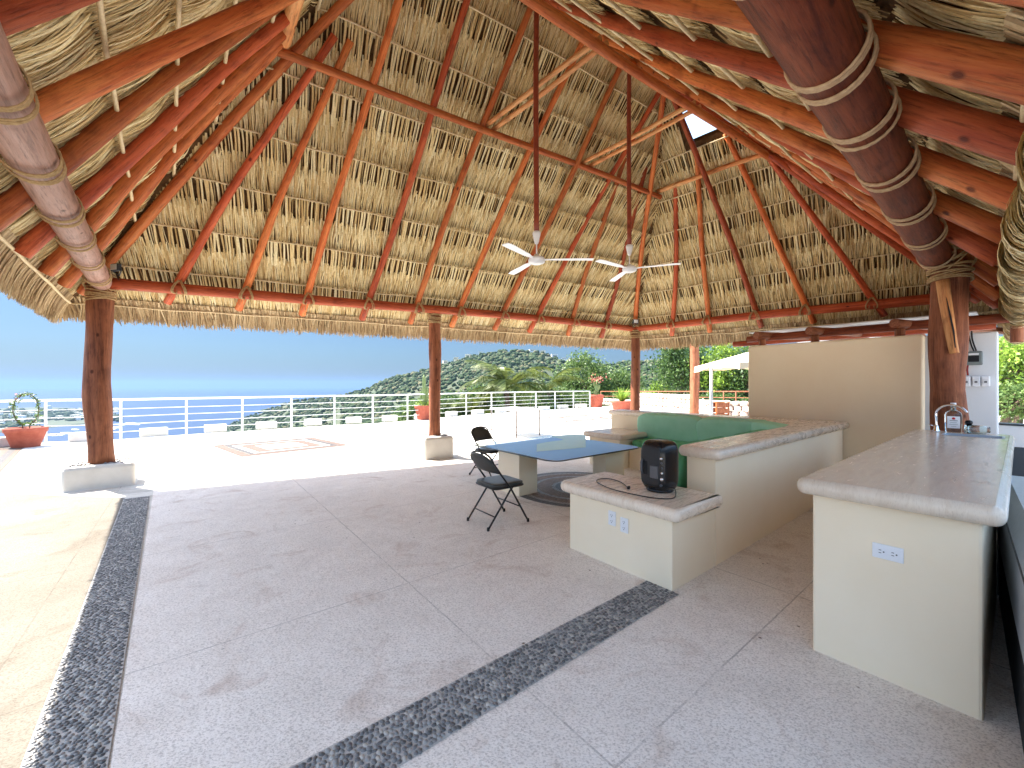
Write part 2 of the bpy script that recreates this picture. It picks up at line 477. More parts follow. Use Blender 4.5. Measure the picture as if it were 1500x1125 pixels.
M['bark'] = simple('grey_brown_bark', (.10, .07, .05), (.19, .14, .10), .9, 12, .8, 30, bd=.03)
M['flower_red'] = simple('red_petals', (.55, .03, .04), None, .5, bstr=0)
M['flower_white'] = simple('white_petals', (.75, .72, .66), None, .5, bstr=0)

# ================================================================ palapa frame
ZB, ZR, ZA = 3.02, 5.50, 6.66
E1 = Vector((-6.10, 6.02, ZB)); E3 = Vector((3.34, 11.0, ZB)); E4 = Vector((7.65, 6.95, ZB)); E2 = Vector((-.837, -.013, ZB))
R1 = gp(415, 78, ZR); R3 = gp(963, 287, ZR); R4 = gp(1127, 230, ZR); R2 = Vector((-1.37, 3.1, ZR))
A3 = gp(975, 128, ZA); A1 = Vector((-1.0, 4.59, ZA))
RISE = Vector((0, 0, .15))

def log(name, p0, p1, r0, r1, mat, parent, bend=.02, seg=14, cut=True, wob=.05, sd=None):
    """a debarked round log from p0 to p1, its own z axis along it"""
    p0, p1 = Vector(p0), Vector(p1); L = (p1 - p0).length
    n = max(7, min(34, int(L / .2))); rnd = random.Random(sd if sd is not None else hash((round(p0.x, 2), round(p1.y, 2), round(p0.z, 2))) & 0xffff)
    ph = rnd.uniform(0, 6.28); ox = rnd.uniform(0, 100)
    bm = bmesh.new(); rings = []
    for i in range(n + 1):
        t = i / n; z = t * L; r = r0 + (r1 - r0) * t
        env = math.sin(math.pi * t)
        cx = bend * env * math.cos(ph) + .35 * bend * math.sin(5.1 * t + ph) * env
        cy = bend * env * math.sin(ph) + .35 * bend * math.cos(6.3 * t + ph) * env
        rr = r * (1 + wob * noise.noise(Vector((ox, z * 1.7, 0))))
        ring = []
        for k in range(seg):
            a = 2 * math.pi * k / seg
            q = rr * (1 + wob * .9 * noise.noise(Vector((math.cos(a) * 1.2 + ox, math.sin(a) * 1.2, z * 1.3))))
            ring.append(bm.verts.new((cx + q * math.cos(a), cy + q * math.sin(a), z)))
        rings.append(ring)
    for a, b in zip(rings, rings[1:]):
        for k in range(seg):
            f = bm.faces.new((a[k], a[(k + 1) % seg], b[(k + 1) % seg], b[k])); f.smooth = True
    bm.faces.new(rings[0][::-1]); bm.faces.new(rings[-1])
    me = bpy.data.meshes.new(name); bm.to_mesh(me); bm.free()
    o = link(name, me, mat, parent)
    q = (p1 - p0).to_track_quat('Z', 'Y')
    o.location = p0; o.rotation_mode = 'QUATERNION'; o.rotation_quaternion = q
    return o

def lash(name, c, axis, r, mat, parent, turns=3, width=.10, tr=.007, tilt=.25, loose=0.0, sd=0):
    """turns of rope wound round a log (world coordinates)"""
    rnd = random.Random(sd); axis = Vector(axis).normalized(); s = axis.orthogonal().normalized(); t = axis.cross(s)
    bm = bmesh.new()
    for k in range(turns):
        off = (k / max(turns - 1, 1) - .5) * width + rnd.uniform(-.004, .004)
        a1, ph = rnd.uniform(-tilt, tilt), rnd.uniform(0, 6.28)
        pts = [Vector(c) + (s * math.cos(a) + t * math.sin(a)) * (r + tr * .8 + loose * rnd.random()) + axis * (off + a1 * r * math.cos(a + ph)) for a in [2 * math.pi * i / 22 for i in range(22)]]
        add_tube(bm, pts, tr, 6, closed=True)
    return link(name, bm_mesh(name, bm), mat, parent, smooth=True)

roof = thing('palapa_roof', 'large hipped palm thatch roof carried on orange red debarked poles over the whole patio', 'palapa roof', (1, 4, 3))
ROFF = Vector((1, 4, 3))
class _P:  # children of the roof are given in world coordinates
    pass
def rchild(o, par=None):
    par = par or roof
    o.parent = par; o.matrix_parent_inverse = Matrix.Translation(-ROFF)
    return o

# eave beams (two thick logs over the left and right, two thinner red poles at the back)
LB0 = E1 + (E1 - E2).normalized() * .15; LB1 = E2 + (E2 - E1).normalized() * 1.0
beamL = rchild(log('eave_beam', LB0, LB1, .125, .135, M['log_pink'], None, .012, 20, sd=3, wob=.035)); beamL['label'] = 'thick pinkish brown log bound with rope rings'
RB0 = E4 + (E4 - E2).normalized() * .35; RB1 = E2 - (E4 - E2).normalized() * 1.2
beamR = rchild(log('eave_beam', RB0, RB1, .138, .142, M['log_dark'], None, .014, 24, sd=5, wob=.03)); beamR['label'] = 'thick dark reddish brown log bound with rope rings'
b0 = rchild(log('eave_beam', E1, E3 + (E3 - E1).normalized() * .15, .088, .075, M['red_wood'], None, .05, 16, sd=8))
b1 = rchild(log('eave_beam', E3 + (E3 - E4).normalized() * .1, E4, .078, .095, M['red_wood'], None, .04, 16, sd=9))
# collar ring and ridge
ringL = rchild(log('collar_beam', R1 + (R1 - R3).normalized() * .12, R3 + (R3 - R1).normalized() * .1, .052, .048, M['rafter'], None, .035, 12, sd=1))
ringR = rchild(log('collar_beam', R2 + (R2 - R4).normalized() * .2, R4 + (R4 - R2).normalized() * .12, .062, .056, M['rafter'], None, .03, 12, sd=2))
ringE = rchild(log('collar_beam', R3 + Vector((0, 0, .09)), R4 + Vector((0, 0, .07)) + (R4 - R3).normalized() * .15, .045, .04, M['pale_wood'], None, .02, 12, sd=4))
ringW = rchild(log('collar_beam', R1 + Vector((0, 0, .09)), R2 + Vector((0, 0, .09)), .072, .065, M['pale_wood'], None, .02, 12, sd=6))
ridge = rchild(log('ridge_pole', A1 - (A3 - A1).normalized() * .2, A3 + (A3 - A1).normalized() * .12, .055, .05, M['rafter'], None, .03, 12, sd=7))
for (pa, pb, s) in (((710, 185), (880, 56), 1), ((722, 190), (890, 62), 2), ((850, 240), (1018, 150), 3), ((863, 244), (1026, 156), 4)):
    rchild(log('cross_tie', gp(*pa, ZR + .1), gp(*pb, ZR + .1), .036, .034, M['pale_wood'], None, .012, 10, sd=s + 20))

def on_line(P, Q, px):
    """point of the line P-Q that stands at photo column px"""
    k = (px - 750) / F; D = Q - P
    t = (k * P.y - P.x) / (D.x - k * D.y)
    return P + D * t

def rafter(E, T, r0=.062, r1=.045, over=.50, mat='rafter', sd=0, beam_r=.085, tie=True):
    E = E + Vector((0, 0, beam_r + r0 - .005)); T = T + Vector((0, 0, .11))
    d = (E - T).normalized(); ends = E + d * over
    o = rchild(log('rafter', ends, T, r0, r1, M[mat], None, .045, 12, sd=sd, wob=.10))
    if tie:
        bm = bmesh.new(); rnd = random.Random(sd)
        bd = tie.normalized(); side = bd; up = d.cross(bd).normalized()
        if up.z < 0: up = -up
        c = E - Vector((0, 0, beam_r * .9))
        out = bd.cross(up)
        for s1 in (-1, 1):
            for k in range(3):
                w = .07 + .03 * rnd.random(); h = .11 + beam_r * .7
                pts = []
                for i in range(20):
                    a = 2 * math.pi * i / 20
                    pts.append(c + side * (s1 * w * math.sin(a)) + up * (h * math.sin(a)) + out * ((beam_r + .02) * math.cos(a)) + side * (k - 1) * .014)
                add_tube(bm, pts, .0075, 5, closed=True)
        for s1 in (-1, 1):   # hanging rope ends
            p = c - up * (h * .8) + side * s1 * .03
            add_tube(bm, [p, p + Vector((.01 * s1, 0, -.05)), p + Vector((.03 * s1, .01, -.11 - .05 * rnd.random()))], .0055, 5)
        l = link('lashing', bm_mesh('lashing', bm), M['rope'], None, smooth=True)
        rchild(l, o); l.matrix_parent_inverse = (Matrix.LocRotScale(o.location, o.rotation_quaternion, None)).inverted()
    return o

dB, dE = E3 - E1, E4 - E3
back = [(265, ('s', 472, R1, R3, 480, 65)), (363, ('s', 500, R1, R3, 507, 75)), (452, A1), (540, 704), (612, 785), (674, 862), (737, 917), (789, A3),
        (840, ('s', 908, R1, R3, 0, 0)), (887, ('s', 940, R1, R3, 0, 0))]
for i, (px, t) in enumerate(back):
    E = on_line(E1, E3, px)
    if isinstance(t, tuple):
        T0 = on_line(t[2], t[3], t[1]) + Vector((0, 0, .05)); T = T0 + (T0 - E).normalized() * .28
    elif isinstance(t, Vector): T = t
    else: T = on_line(A1, A3, t)
    rafter(E, T, .060, .044, .50, 'red_wood' if i in (0, 3, 7, 9) else 'rafter', 40 + i, .085, dB)
rafter(E1, A1, .07, .05, .5, 'rafter', 60, .1, None)
rafter(E3, A3, .06, .045, .3, 'rafter', 61, .09, None)
rafter(E2, A1, .08, .06, .5, 'rafter', 62, .12, None)
rafter(E4, A3, .06, .045, .4, 'red_wood', 63, .1, None)
def at_d(P, Q, d):
    return P + (Q - P) * ((d - P.y) / (Q.y - P.y))
# end slope
for i, (px, T) in enumerate([(985, on_line(R3, R4, 990) + Vector((0, .0, .18))), (1038, on_line(R3, R4, 1012) + Vector((-.05, -.35, .35))), (1106, A3 + Vector((.1, .1, -.05))),
                             (1180, on_line(R3, R4, 1068) + Vector((-.22, -.28, .42))), (1277, on_line(R3, R4, 1100) + Vector((-.22, -.25, .40)))]):
    E = on_line(E3, E4, px)
    rafter(E, T, .058, .044, .45, 'rafter' if i % 2 else 'red_wood', 70 + i, .085, dE)
# left slope
for i, (d, T) in enumerate([(5.25, R1 + (R2 - R1) * .05), (4.6, R1 + (R2 - R1) * .12), (3.94, R1 + (R2 - R1) * .22), (3.29, R1 + (R2 - R1) * .38), (2.56, A1), (1.93, R2 * .5 + A1 * .5), (1.3, R2), (.6, R2 + Vector((0, 0, .1)))]):
    E = at_d(E1, E2, d)
    rafter(E, T, .078, .055, .60, ('rafter', 'rafter', 'red_wood')[i % 3], 80 + i, .125, None)
# right slope
for i, (d, T) in enumerate([(.55, R2), (1.12, R2 * .4 + A1 * .6), (1.62, A1), (2.02, A1 + (A3 - A1) * .18), (2.45, A1 + (A3 - A1) * .38), (2.98, A1 + (A3 - A1) * .60), (3.6, A1 + (A3 - A1) * .82),
                             (4.25, A3), (4.95, R2 + (R4 - R2) * .86 + Vector((0, 0, .1))), (5.7, R2 + (R4 - R2) * .93 + Vector((0, 0, .1))), (6.35, R4)]):
    E = at_d(E2, E4, d)
    rafter(E, T, .080, .055, 1.05 if d < 3.3 else .80 if d < 4 else .74, ('rafter', 'red_wood', 'rafter')[i % 3], 100 + i, .135, None)

# rope rings on the thick logs
def rings_on(P, Q, ds, r, mat, par, sd, tr=.008):
    for k, d in enumerate(ds):
        c = at_d(P, Q, d); ax = (Q - P)
        l = lash('rope_binding', c, ax, r, mat, None, 4, .035, tr, .12, sd=sd + k)
        rchild(l, par); l.matrix_parent_inverse = Matrix.LocRotScale(par.location, par.rotation_quaternion, None).inverted()
        l = lash('rope_binding', c + ax.normalized() * .13, ax, r, mat, None, 3, .03, tr, .12, sd=sd + k + 50)
        rchild(l, par); l.matrix_parent_inverse = Matrix.LocRotScale(par.location, par.rotation_quaternion, None).inverted()
rings_on(E1, E2, [5.6, 4.85, 4.15, 3.5, 2.75, 2.1, 1.5], .142, M['rope'], beamL, 200, .0065)
rings_on(E2, E4, [1.30, 1.85, 2.25, 2.75, 3.35, 4.0, 4.7, 5.3], .148, M['rope_light'], beamR, 300, .008)

# ---------------------------------------------------------------- thatch
def hip(E, Rr, A, lift):
    """polyline of a hip as a function of height"""
    ext = E + (E - Rr) * ((ZB + .0 - 2.36) / (ZR - ZB))
    pts = [ext, E, Rr, A + Vector((0, 0, .02))]
    pts = [p + Vector((0, 0, l_)) for p, l_ in zip(pts, (lift, lift, .225, .19))]
    def f(z):
        for a, b in zip(pts, pts[1:]):
            if z <= b.z or b is pts[-1]:
                return a + (b - a) * ((z - a.z) / (b.z - a.z))
    return f
LIFT = .25
SIDES = {'back': (hip(E1, R1, A1, LIFT), hip(E3, R3, A3, LIFT)), 'end': (hip(E3, R3, A3, LIFT), hip(E4, R4, A3, LIFT)),
         'right': (hip(E4, R4, A3, .33), hip(E2, R2, A1, .36)), 'left': (hip(E2, R2, A1, .36), hip(E1, R1, A1, .33))}
ZTOP = ZA + .19
COURSES = [2.78, 3.30, 3.84, 4.38, 4.92, 5.46, 6.00, 6.50, ZTOP]

def ribbons(P, side, nrm, W, fold=.35):
    """P (n,s,3) centre lines, side/nrm (n,3), W (n,s) widths -> vertices and quads of folded strips"""
    n, s, _ = P.shape
    S = side[:, None, :] * (W[:, :, None] / 2); Nn = nrm[:, None, :] * (W[:, :, None] * fold)
    V = np.stack([P - S, P - Nn, P + S], axis=2).reshape(-1, 3)
    base = (np.arange(n) * s * 3)[:, None] + (np.arange(s - 1) * 3)[None, :]
    base = base.reshape(-1)
    q1 = np.stack([base, base + 1, base + 4, base + 3], 1); q2 = np.stack([base + 1, base + 2, base + 5, base + 4], 1)
    return V, np.concatenate([q1, q2])

def unit(a): return a / np.maximum(np.linalg.norm(a, axis=-1, keepdims=True), 1e-9)

class Acc:
    def __init__(s): s.V, s.F, s.n = [], [], 0
    def add(s, V, Fq): s.V.append(V); s.F.append(Fq + s.n); s.n += len(V)
    def mesh(s, name): return qmesh(name, np.concatenate(s.V), np.concatenate(s.F))

def frame_of(z0, z1, H):
    """top edge, bottom edge, fall direction and outward normal of a course"""
    a0, b0, a1, b1 = (np.array(h(z)) for z in (z1, z0) for h in H)
    e = unit(b1 - a1)
    m = (a0 + b0) / 2 - (a1 + b1) / 2
    fall = m - e * np.dot(m, e)
    # use the vector from a top point perpendicular to the eave down to the lower line
    w = a1 - a0
    fall = w - e * np.dot(w, e)
    L = np.linalg.norm(fall); fall = fall / L
    nrm = np.cross(e, fall)
    if nrm[2] < 0: nrm = -nrm
    return a0, b0, a1, b1, e, fall, L, nrm

def strand_layer(acc, H, z0, z1, t0, t1, spacing, width, segs, side_wave, nrm_wave, off, lean=.06, skip=None, wvar=.35, fold=.35, ljit=.0, taper=.5, droop=0.0):
    a0, b0, a1, b1, e, fall, L, nrm = frame_of(z0, z1, H)
    Lb = np.linalg.norm(b1 - a1); n = max(2, int(Lb / spacing))
    u = (np.arange(n) + RNG.uniform(-.42, .42, n)) / n
    # positions are laid along the lower line; the top is the perpendicular foot, clipped to the hips
    bot = a1 + (b1 - a1) * u[:, None]
    topu_len = np.linalg.norm(b0 - a0); s_a0 = np.dot(a0 - a1, e); s_b0 = s_a0 + topu_len
    s = u * Lb; d_hi = np.full(n, 1.0)
    with np.errstate(divide='ignore', invalid='ignore'):
        if s_a0 > 0: d_hi = np.minimum(d_hi, s / s_a0)
        if s_b0 < Lb: d_hi = np.minimum(d_hi, (Lb - s) / (Lb - s_b0))
    tt0 = t0 + RNG.uniform(-ljit, ljit, n); tt1 = t1 + RNG.uniform(-ljit, ljit, n) * .8
    lo, hi = 1 - tt1, np.minimum(1 - tt0, d_hi)      # distance up from the lower line
    keep = hi > lo + .06
    if skip is not None: keep &= ~skip(u, z0, z1)
    bot, lo, hi, n = bot[keep], lo[keep], hi[keep], int(keep.sum())
    if n == 0: return
    k = np.linspace(0, 1, segs)
    up = lo[:, None] + (hi - lo)[:, None] * (1 - k[None, :])
    P = bot[:, None, :] - fall[None, None, :] * (up * L)[:, :, None]
    ph = RNG.uniform(0, 6.28, (n, 1)); fr = RNG.uniform(2.0, 5.0, (n, 1)); amp = RNG.uniform(.3, 1, (n, 1))
    # neighbouring strands sweep together
    cl = np.sin(np.dot(bot, e)[:, None] * 3.1 + up * 2.4 + z1 * 9) * .6 + np.sin(np.dot(bot, e)[:, None] * 9.7 + z1 * 4) * .4
    sw = side_wave * (cl * 1.3 * np.sin(k * math.pi) + amp * np.sin(fr * k[None, :] + ph) * .8)
    lean_ = RNG.normal(0, lean, (n, 1)) * (k[None, :] - .3) * L * (hi - lo)[:, None]
    P = P + e * (sw + lean_)[:, :, None]
    nw = off + RNG.uniform(-.3, 1, (n, 1)) * nrm_wave + nrm_wave * .8 * np.sin(k[None, :] * fr * .8 + ph * 1.7) - droop * np.sin(k * math.pi)[None, :]
    P = P + nrm * nw[:, :, None]
    Wd = width * (1 + RNG.uniform(-wvar, wvar, (n, 1))) * (1 - taper * k[None, :] ** 2)
    tl = RNG.normal(0, .35, (n, 1)); sd = unit(e[None, :] + nrm[None, :] * tl)
    V, Fq = ribbons(P, sd, np.repeat(nrm[None, :], n, 0) - e[None, :] * tl, Wd, fold)
    acc.add(V, Fq)

def tubes3(P, rad):
    """triangular-section sticks"""
    n, s, _ = P.shape
    d = unit(P[:, -1] - P[:, 0]); up = np.tile(np.array([0, 0, 1.0]), (n, 1)); sd = unit(np.cross(d, up)); up = np.cross(sd, d)
    V = np.stack([P + (sd * math.cos(a) + up * math.sin(a))[:, None, :] * rad[:, :, None] for a in [2 * math.pi * j / 5 for j in range(5)]], 2).reshape(-1, 3)
    base = ((np.arange(n) * s * 5)[:, None] + (np.arange(s - 1) * 5)[None, :]).reshape(-1)
    return V, np.concatenate([np.stack([base + j, base + (j + 1) % 5, base + 5 + (j + 1) % 5, base + 5 + j], 1) for j in range(5)])

GAP = lambda u, z0, z1: (u > .30) & (z1 > 6.05) & (z0 < 6.4)
for side, H in SIDES.items():
    acc, stem = Acc(), Acc()
    near = side in ('left', 'right')
    skip = None
    for ci, (z0, z1) in enumerate(zip(COURSES, COURSES[1:])):
        if side == 'end' and z0 >= 5.9 and z0 < 6.4: skip = lambda u, a, b: u > .34
        else: skip = None
        if near:
            strand_layer(acc, H, z0, z1, -.12, 1.02, .0105, .0140, 9, .012, .012, .050, .07, skip, ljit=.08)
            strand_layer(acc, H, z0, z1, -.05, 1.04, .0100, .0125, 10, .016, .012, .025, .08, skip, ljit=.10, droop=.025)
            strand_layer(acc, H, z0, z1, .0, .90, .030, .0150, 9, .018, .010, .008, .08, skip, ljit=.14, droop=.030)
        else:
            strand_layer(acc, H, z0, z1, .44, 1.05, .0125, .0155, 6, .005, .008, .030, .06, skip, ljit=.05)
            strand_layer(acc, H, z0, z1, .50, 1.02, .0145, .0140, 6, .007, .008, .012, .07, skip, ljit=.06)
            strand_layer(acc, H, z0, z1, .40, .62, .05, .020, 4, .006, .008, .0, .12, skip, ljit=.08)
            strand_layer(acc, H, z0, z1, -.05, .58, .047, .025, 6, .006, .004, .004, .022, skip, fold=.5, taper=.12, ljit=.035)
            strand_layer(acc, H, z0, z1, -.02, .55, .050, .012, 5, .008, .006, .05, .05, skip, ljit=.1)
    # eave fringe: several layers hanging past the last batten
    me = acc.mesh('thatch'); th = link('thatch', me, M['thatch'], None, smooth=False); rchild(th)
    fr = Acc()
    a, b = (np.array(h(2.86)) for h in H); e = unit(b - a); Lb = np.linalg.norm(b - a)
    _, _, _, _, _, fall, L, nrm = frame_of(2.78, 3.30, H)
    for lay in range(9):
        n = int(Lb / .010); s = (np.arange(n) + RNG.uniform(0, 1, n)) / n * (Lb + .5) - .25
        k = np.linspace(0, 1, 6)[None, :]
        Ln = RNG.uniform(.50, .62, (n, 1)) + .02 * np.sin(s[:, None] * 5 + lay) + .012 * np.sin(s[:, None] * 17) - .10 * (RNG.uniform(0, 1, (n, 1)) < .25)
        hang = np.clip(k * 1.15 - .1, 0, 1)
        st = a[None, None, :] + e * (s[:, None] + RNG.normal(0, .035, (n, 1)) * k + .012 * np.sin(s[:, None] * 23 + k * 3))[:, :, None]
        down = np.array([0, 0, -1.0])
        pos = st + fall * (Ln * (k - .38 * k ** 2))[:, :, None] * .86 + down * (Ln * .26 * k ** 2)[:, :, None] + nrm * (lay * .022 - .01 + RNG.uniform(-.01, .02, (n, 1)) - 0 * k)[:, :, None]
        Wd = .018 * (1 + RNG.uniform(-.4, .4, (n, 1))) * (1 - .6 * k ** 3)
        tl = RNG.normal(0, .5, (n, 1)); sd = unit(e[None, :] + nrm[None, :] * tl)
        V, Fq = ribbons(pos, sd, np.repeat(nrm[None, :], n, 0), Wd + 0 * k, .3); fr.add(V, Fq)
    rchild(link('eave_fringe', fr.mesh('eave_fringe'), M['fringe'], None))
    # cane battens under the thatch
    for ci, z in enumerate(COURSES[:-1]):
        p, q = H[0](z), H[1](z)
        if side == 'end' and ci == 6: pass
        _, _, _, _, e_, f_, _, nn = frame_of(COURSES[ci], COURSES[ci + 1], H)
        nn = Vector(nn); L_ = (q - p).length
        if L_ < .3: continue
        n = max(3, int(L_ / .22)); r_ = .017 if near else .0115
        bm = bmesh.new(); sd_ = random.random() * 50
        pts = [p + (q - p) * (i / n) + nn * (-.035 + .012 * noise.noise(Vector((i * .45, sd_, 0)))) + Vector((0, 0, .022 * noise.noise(Vector((i * .3, sd_, 5))))) for i in range(n + 1)]
        add_tube(bm, pts, r_, 8)
        rchild(link('batten', bm_mesh('batten', bm), M['batten'], None, smooth=True))
    # dark core and outer skin of the roof
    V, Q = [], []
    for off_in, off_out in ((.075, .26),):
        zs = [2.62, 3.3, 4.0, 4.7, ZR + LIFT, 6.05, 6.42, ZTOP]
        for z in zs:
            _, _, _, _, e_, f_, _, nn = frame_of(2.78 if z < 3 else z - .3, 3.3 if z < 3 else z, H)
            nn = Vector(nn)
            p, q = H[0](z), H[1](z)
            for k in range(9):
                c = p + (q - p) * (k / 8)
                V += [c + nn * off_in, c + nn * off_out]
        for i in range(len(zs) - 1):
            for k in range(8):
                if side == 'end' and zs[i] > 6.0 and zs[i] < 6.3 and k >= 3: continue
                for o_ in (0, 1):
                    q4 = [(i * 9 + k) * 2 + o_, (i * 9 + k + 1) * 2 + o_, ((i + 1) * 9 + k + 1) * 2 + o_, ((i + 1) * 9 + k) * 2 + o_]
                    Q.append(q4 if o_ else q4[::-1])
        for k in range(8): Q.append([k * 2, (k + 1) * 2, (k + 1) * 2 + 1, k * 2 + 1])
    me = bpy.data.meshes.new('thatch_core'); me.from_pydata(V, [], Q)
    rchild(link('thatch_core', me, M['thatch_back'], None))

# folded leaf bundles rolled over the right eave
acc = Acc()
for lay, (rad, n) in enumerate(((.105, 1500), (.125, 1900), (.135, 700))):
    a_ = RNG.uniform(1.2, 10.9, n); k = np.linspace(0, 1, 15)[None, :]
    ph0 = R(-150) + RNG.uniform(-.3, .3, (n, 1)); ph = ph0 + (R(330) + RNG.uniform(-.5, .3, (n, 1))) * k
    bulge = 1 + .22 * np.sin(a_ * 7.3)[:, None] * np.sin(ph * .5 + 1) + .14 * np.sin(a_ * 16.7 + 1)[:, None] + RNG.uniform(-.08, .10, (n, 1))
    rr = rad * bulge
    slant = .10 * (k - .5) + .05 * np.sin(a_ * 9.1)[:, None] * np.sin(ph)
    A_ = a_[:, None] + slant; B_ = np.interp(a_, [1, 2.2, 4, 8, 11], [-.36, -.17, -.06, .01, .02])[:, None] + rr * np.cos(ph) * .85; Z_ = 2.455 - .008 * a_[:, None] + rr * np.sin(ph) * 1.25 - .10 * (k > .93) * RNG.uniform(0, 1, (n, 1))
    P = np.stack([A_ * AX.x + B_ * BX.x, A_ * AX.y + B_ * BX.y, Z_], -1)
    nm = np.tile(np.array([0, 0, 1.0]), (n, 1)); sd = np.tile(np.array(AX), (n, 1)) + RNG.normal(0, .12, (n, 3))
    V, Fq = ribbons(P, unit(sd), nm * .0 + np.array(BX) * .3, .020 * (1 + RNG.uniform(-.35, .35, (n, 1))) * (1 - .4 * k ** 4), .25); acc.add(V, Fq)
rchild(link('eave_roll', acc.mesh('eave_roll'), M['thatch'], None))
# thatch rolls that close the hips and the ridge
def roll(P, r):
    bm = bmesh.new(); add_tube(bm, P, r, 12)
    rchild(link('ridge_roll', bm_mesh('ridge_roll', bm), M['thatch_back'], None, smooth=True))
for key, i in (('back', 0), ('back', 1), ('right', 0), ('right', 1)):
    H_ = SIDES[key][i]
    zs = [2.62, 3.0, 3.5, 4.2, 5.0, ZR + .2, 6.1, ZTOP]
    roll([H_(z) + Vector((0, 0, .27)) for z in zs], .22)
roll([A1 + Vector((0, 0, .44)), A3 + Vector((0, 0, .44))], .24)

# ================================================================ floor and terrace
SH = .030
rail_px = [(67, 647), (177, 643), (273, 636), (355, 631), (427, 626), (490, 622), (546, 619.5), (597, 615.5), (643, 611), (683, 607.5), (720, 604.5), (754, 602), (785, 600), (813, 598.5), (840, 597), (864, 596)]
RAIL = [gp(x, y + 1.5) for x, y in rail_px]
RAIL = [Vector((-17.5, 4.0, 0)), Vector((-14.9, 7.2, 0))[:] and Vector((-12.9, 9.2, 0))] + RAIL
edge = [(p.x * 1.012, p.y * 1.012) for p in RAIL]
terr = edge + [(11.0, 34.0), (26, 30), (26, -24), (-17.5, -24)]
def sheet(name, pts, z, mat, kind='structure'):
    me = bpy.data.meshes.new(name); vs = [(x, y, z) for x, y in pts]
    me.from_pydata(vs, [], [list(t) for t in tessellate_polygon([[Vector(v) for v in vs]])])
    bm = bmesh.new(); bm.from_mesh(me)
    for f in bm.faces:
        if f.normal.z < 0: f.normal_flip()
    bm.to_mesh(me); bm.free()
    return tag(link(name, me, mat), kind=kind)
base = prism('terrace_slab', terr, -1.2, -.008, M['terrace']); tag(base, kind='structure')
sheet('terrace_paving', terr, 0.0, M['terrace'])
# shaded patio floor: inside the line of posts
n1 = (Vector((-.476, .88, 0)))
pA = gp(225, 718); pB = gp(660, 678.5); u_ = (pB - pA).normalized()
line_in = lambda a: pA + u_ * a
pB2 = pA + u_ * 12.5
c1 = AB(-.60, 0); c1 = None
pf = [tuple((AB(-.26 + SH * 5.86, -3.5)).xy), tuple(AB(9.0, -3.5).xy), tuple(AB(9.0, 4.2).xy), tuple((pA + u_ * 11.6).xy), tuple(pA.xy)]
# let the left border follow the pebble strip a = -0.33
sheet('patio_floor', pf, .004, M['floor'])
M['floor_darkened_for_sun'] = floor_mat('cantera_darkened_for_sun', (.155, .135, .108), (.21, .19, .162), (.10, .078, .055), True, .5)  # stone colour darkened below its own cream to offset the bright sun
sheet('side_floor', [tuple(AB(-.50 + SH * 5.86, -3.5).xy), tuple(AB(-.50 - SH * 5.04, 7.4).xy), (-12.0, 6.2), (-13, -3)], .004, M['floor_darkened_for_sun'])

def pebbles(name, a0, a1, b0, b1, size, axis_long, shear=0.0):
    nA, nB = round((a1 - a0) / (size * .84)), round((b1 - b0) / (size * .84)); sa, sb = (a1 - a0) / nA, (b1 - b0) / nB
    bm = bmesh.new(); bmesh.ops.create_icosphere(bm, subdivisions=1, radius=1.0)
    bv = np.array([v.co[:] for v in bm.verts]); bf = np.array([[v.index for v in f.verts] for f in bm.faces]); bm.free()
    ia, ib = np.meshgrid(np.arange(nA), np.arange(nB), indexing='ij'); ia, ib = ia.ravel(), ib.ravel(); n = len(ia)
    a = a0 + (ia + .5 + (ib % 2) * .5 - .25 + RNG.uniform(-.25, .25, n)) * sa; b = b0 + (ib + .5 + RNG.uniform(-.25, .25, n)) * sb
    a = np.clip(a, a0 + size * .3, a1 - size * .3); b = np.clip(b, b0 + size * .3, b1 - size * .3)
    sx = size * RNG.uniform(.42, .66, n); sy = size * RNG.uniform(.34, .5, n); sz = size * RNG.uniform(.22, .34, n)
    rot = RNG.uniform(0, math.pi, n)
    v = bv[None] * np.stack([sx, sy, sz], 1)[:, None, :]; v = v * (1 + RNG.uniform(-.1, .1, v.shape[:2] + (1,)))
    c, s = np.cos(rot)[:, None], np.sin(rot)[:, None]
    x = v[..., 0] * c - v[..., 1] * s + a[:, None]; y = v[..., 0] * s + v[..., 1] * c + b[:, None]; z = v[..., 2] + .006
    x = x - shear * (y - 2.36)
    W = np.stack([x * AX.x + y * BX.x, x * AX.y + y * BX.y, z], -1).reshape(-1, 3)
    Fq = (bf[None] + (np.arange(n) * len(bv))[:, None, None]).reshape(-1, 3)
    o = link(name, qmesh(name, W, Fq), M['pebble'], smooth=True)
    return tag(o, kind='stuff')
def quad_ab(name, a0, a1, b0, b1, z, mat):
    return sheet(name, [tuple(AB(a, b).xy) for a, b in ((a0, b0), (a1, b0), (a1, b1), (a0, b1))], z, mat)
sheet('pebble_bed', [tuple(AB(a - SH * (b - 2.36), b).xy) for a, b in ((-.51, -3.5), (-.25, -3.5), (-.25, 7.35), (-.51, 7.35))], .0065, M['mortar'])
quad_ab('pebble_bed', -.25, 2.74, 1.515, 1.78, .0065, M['mortar'])
o = pebbles('pebble_border', -.505, -.255, .2, 7.3, .026, 'b', SH); tag(o, 'band of dark river pebbles along the left edge of the patio floor', 'pebbles')
o = pebbles('pebble_border', -.24, 2.735, 1.52, 1.775, .027, 'a'); tag(o, 'band of dark grey river pebbles running up to the bench end', 'pebbles')

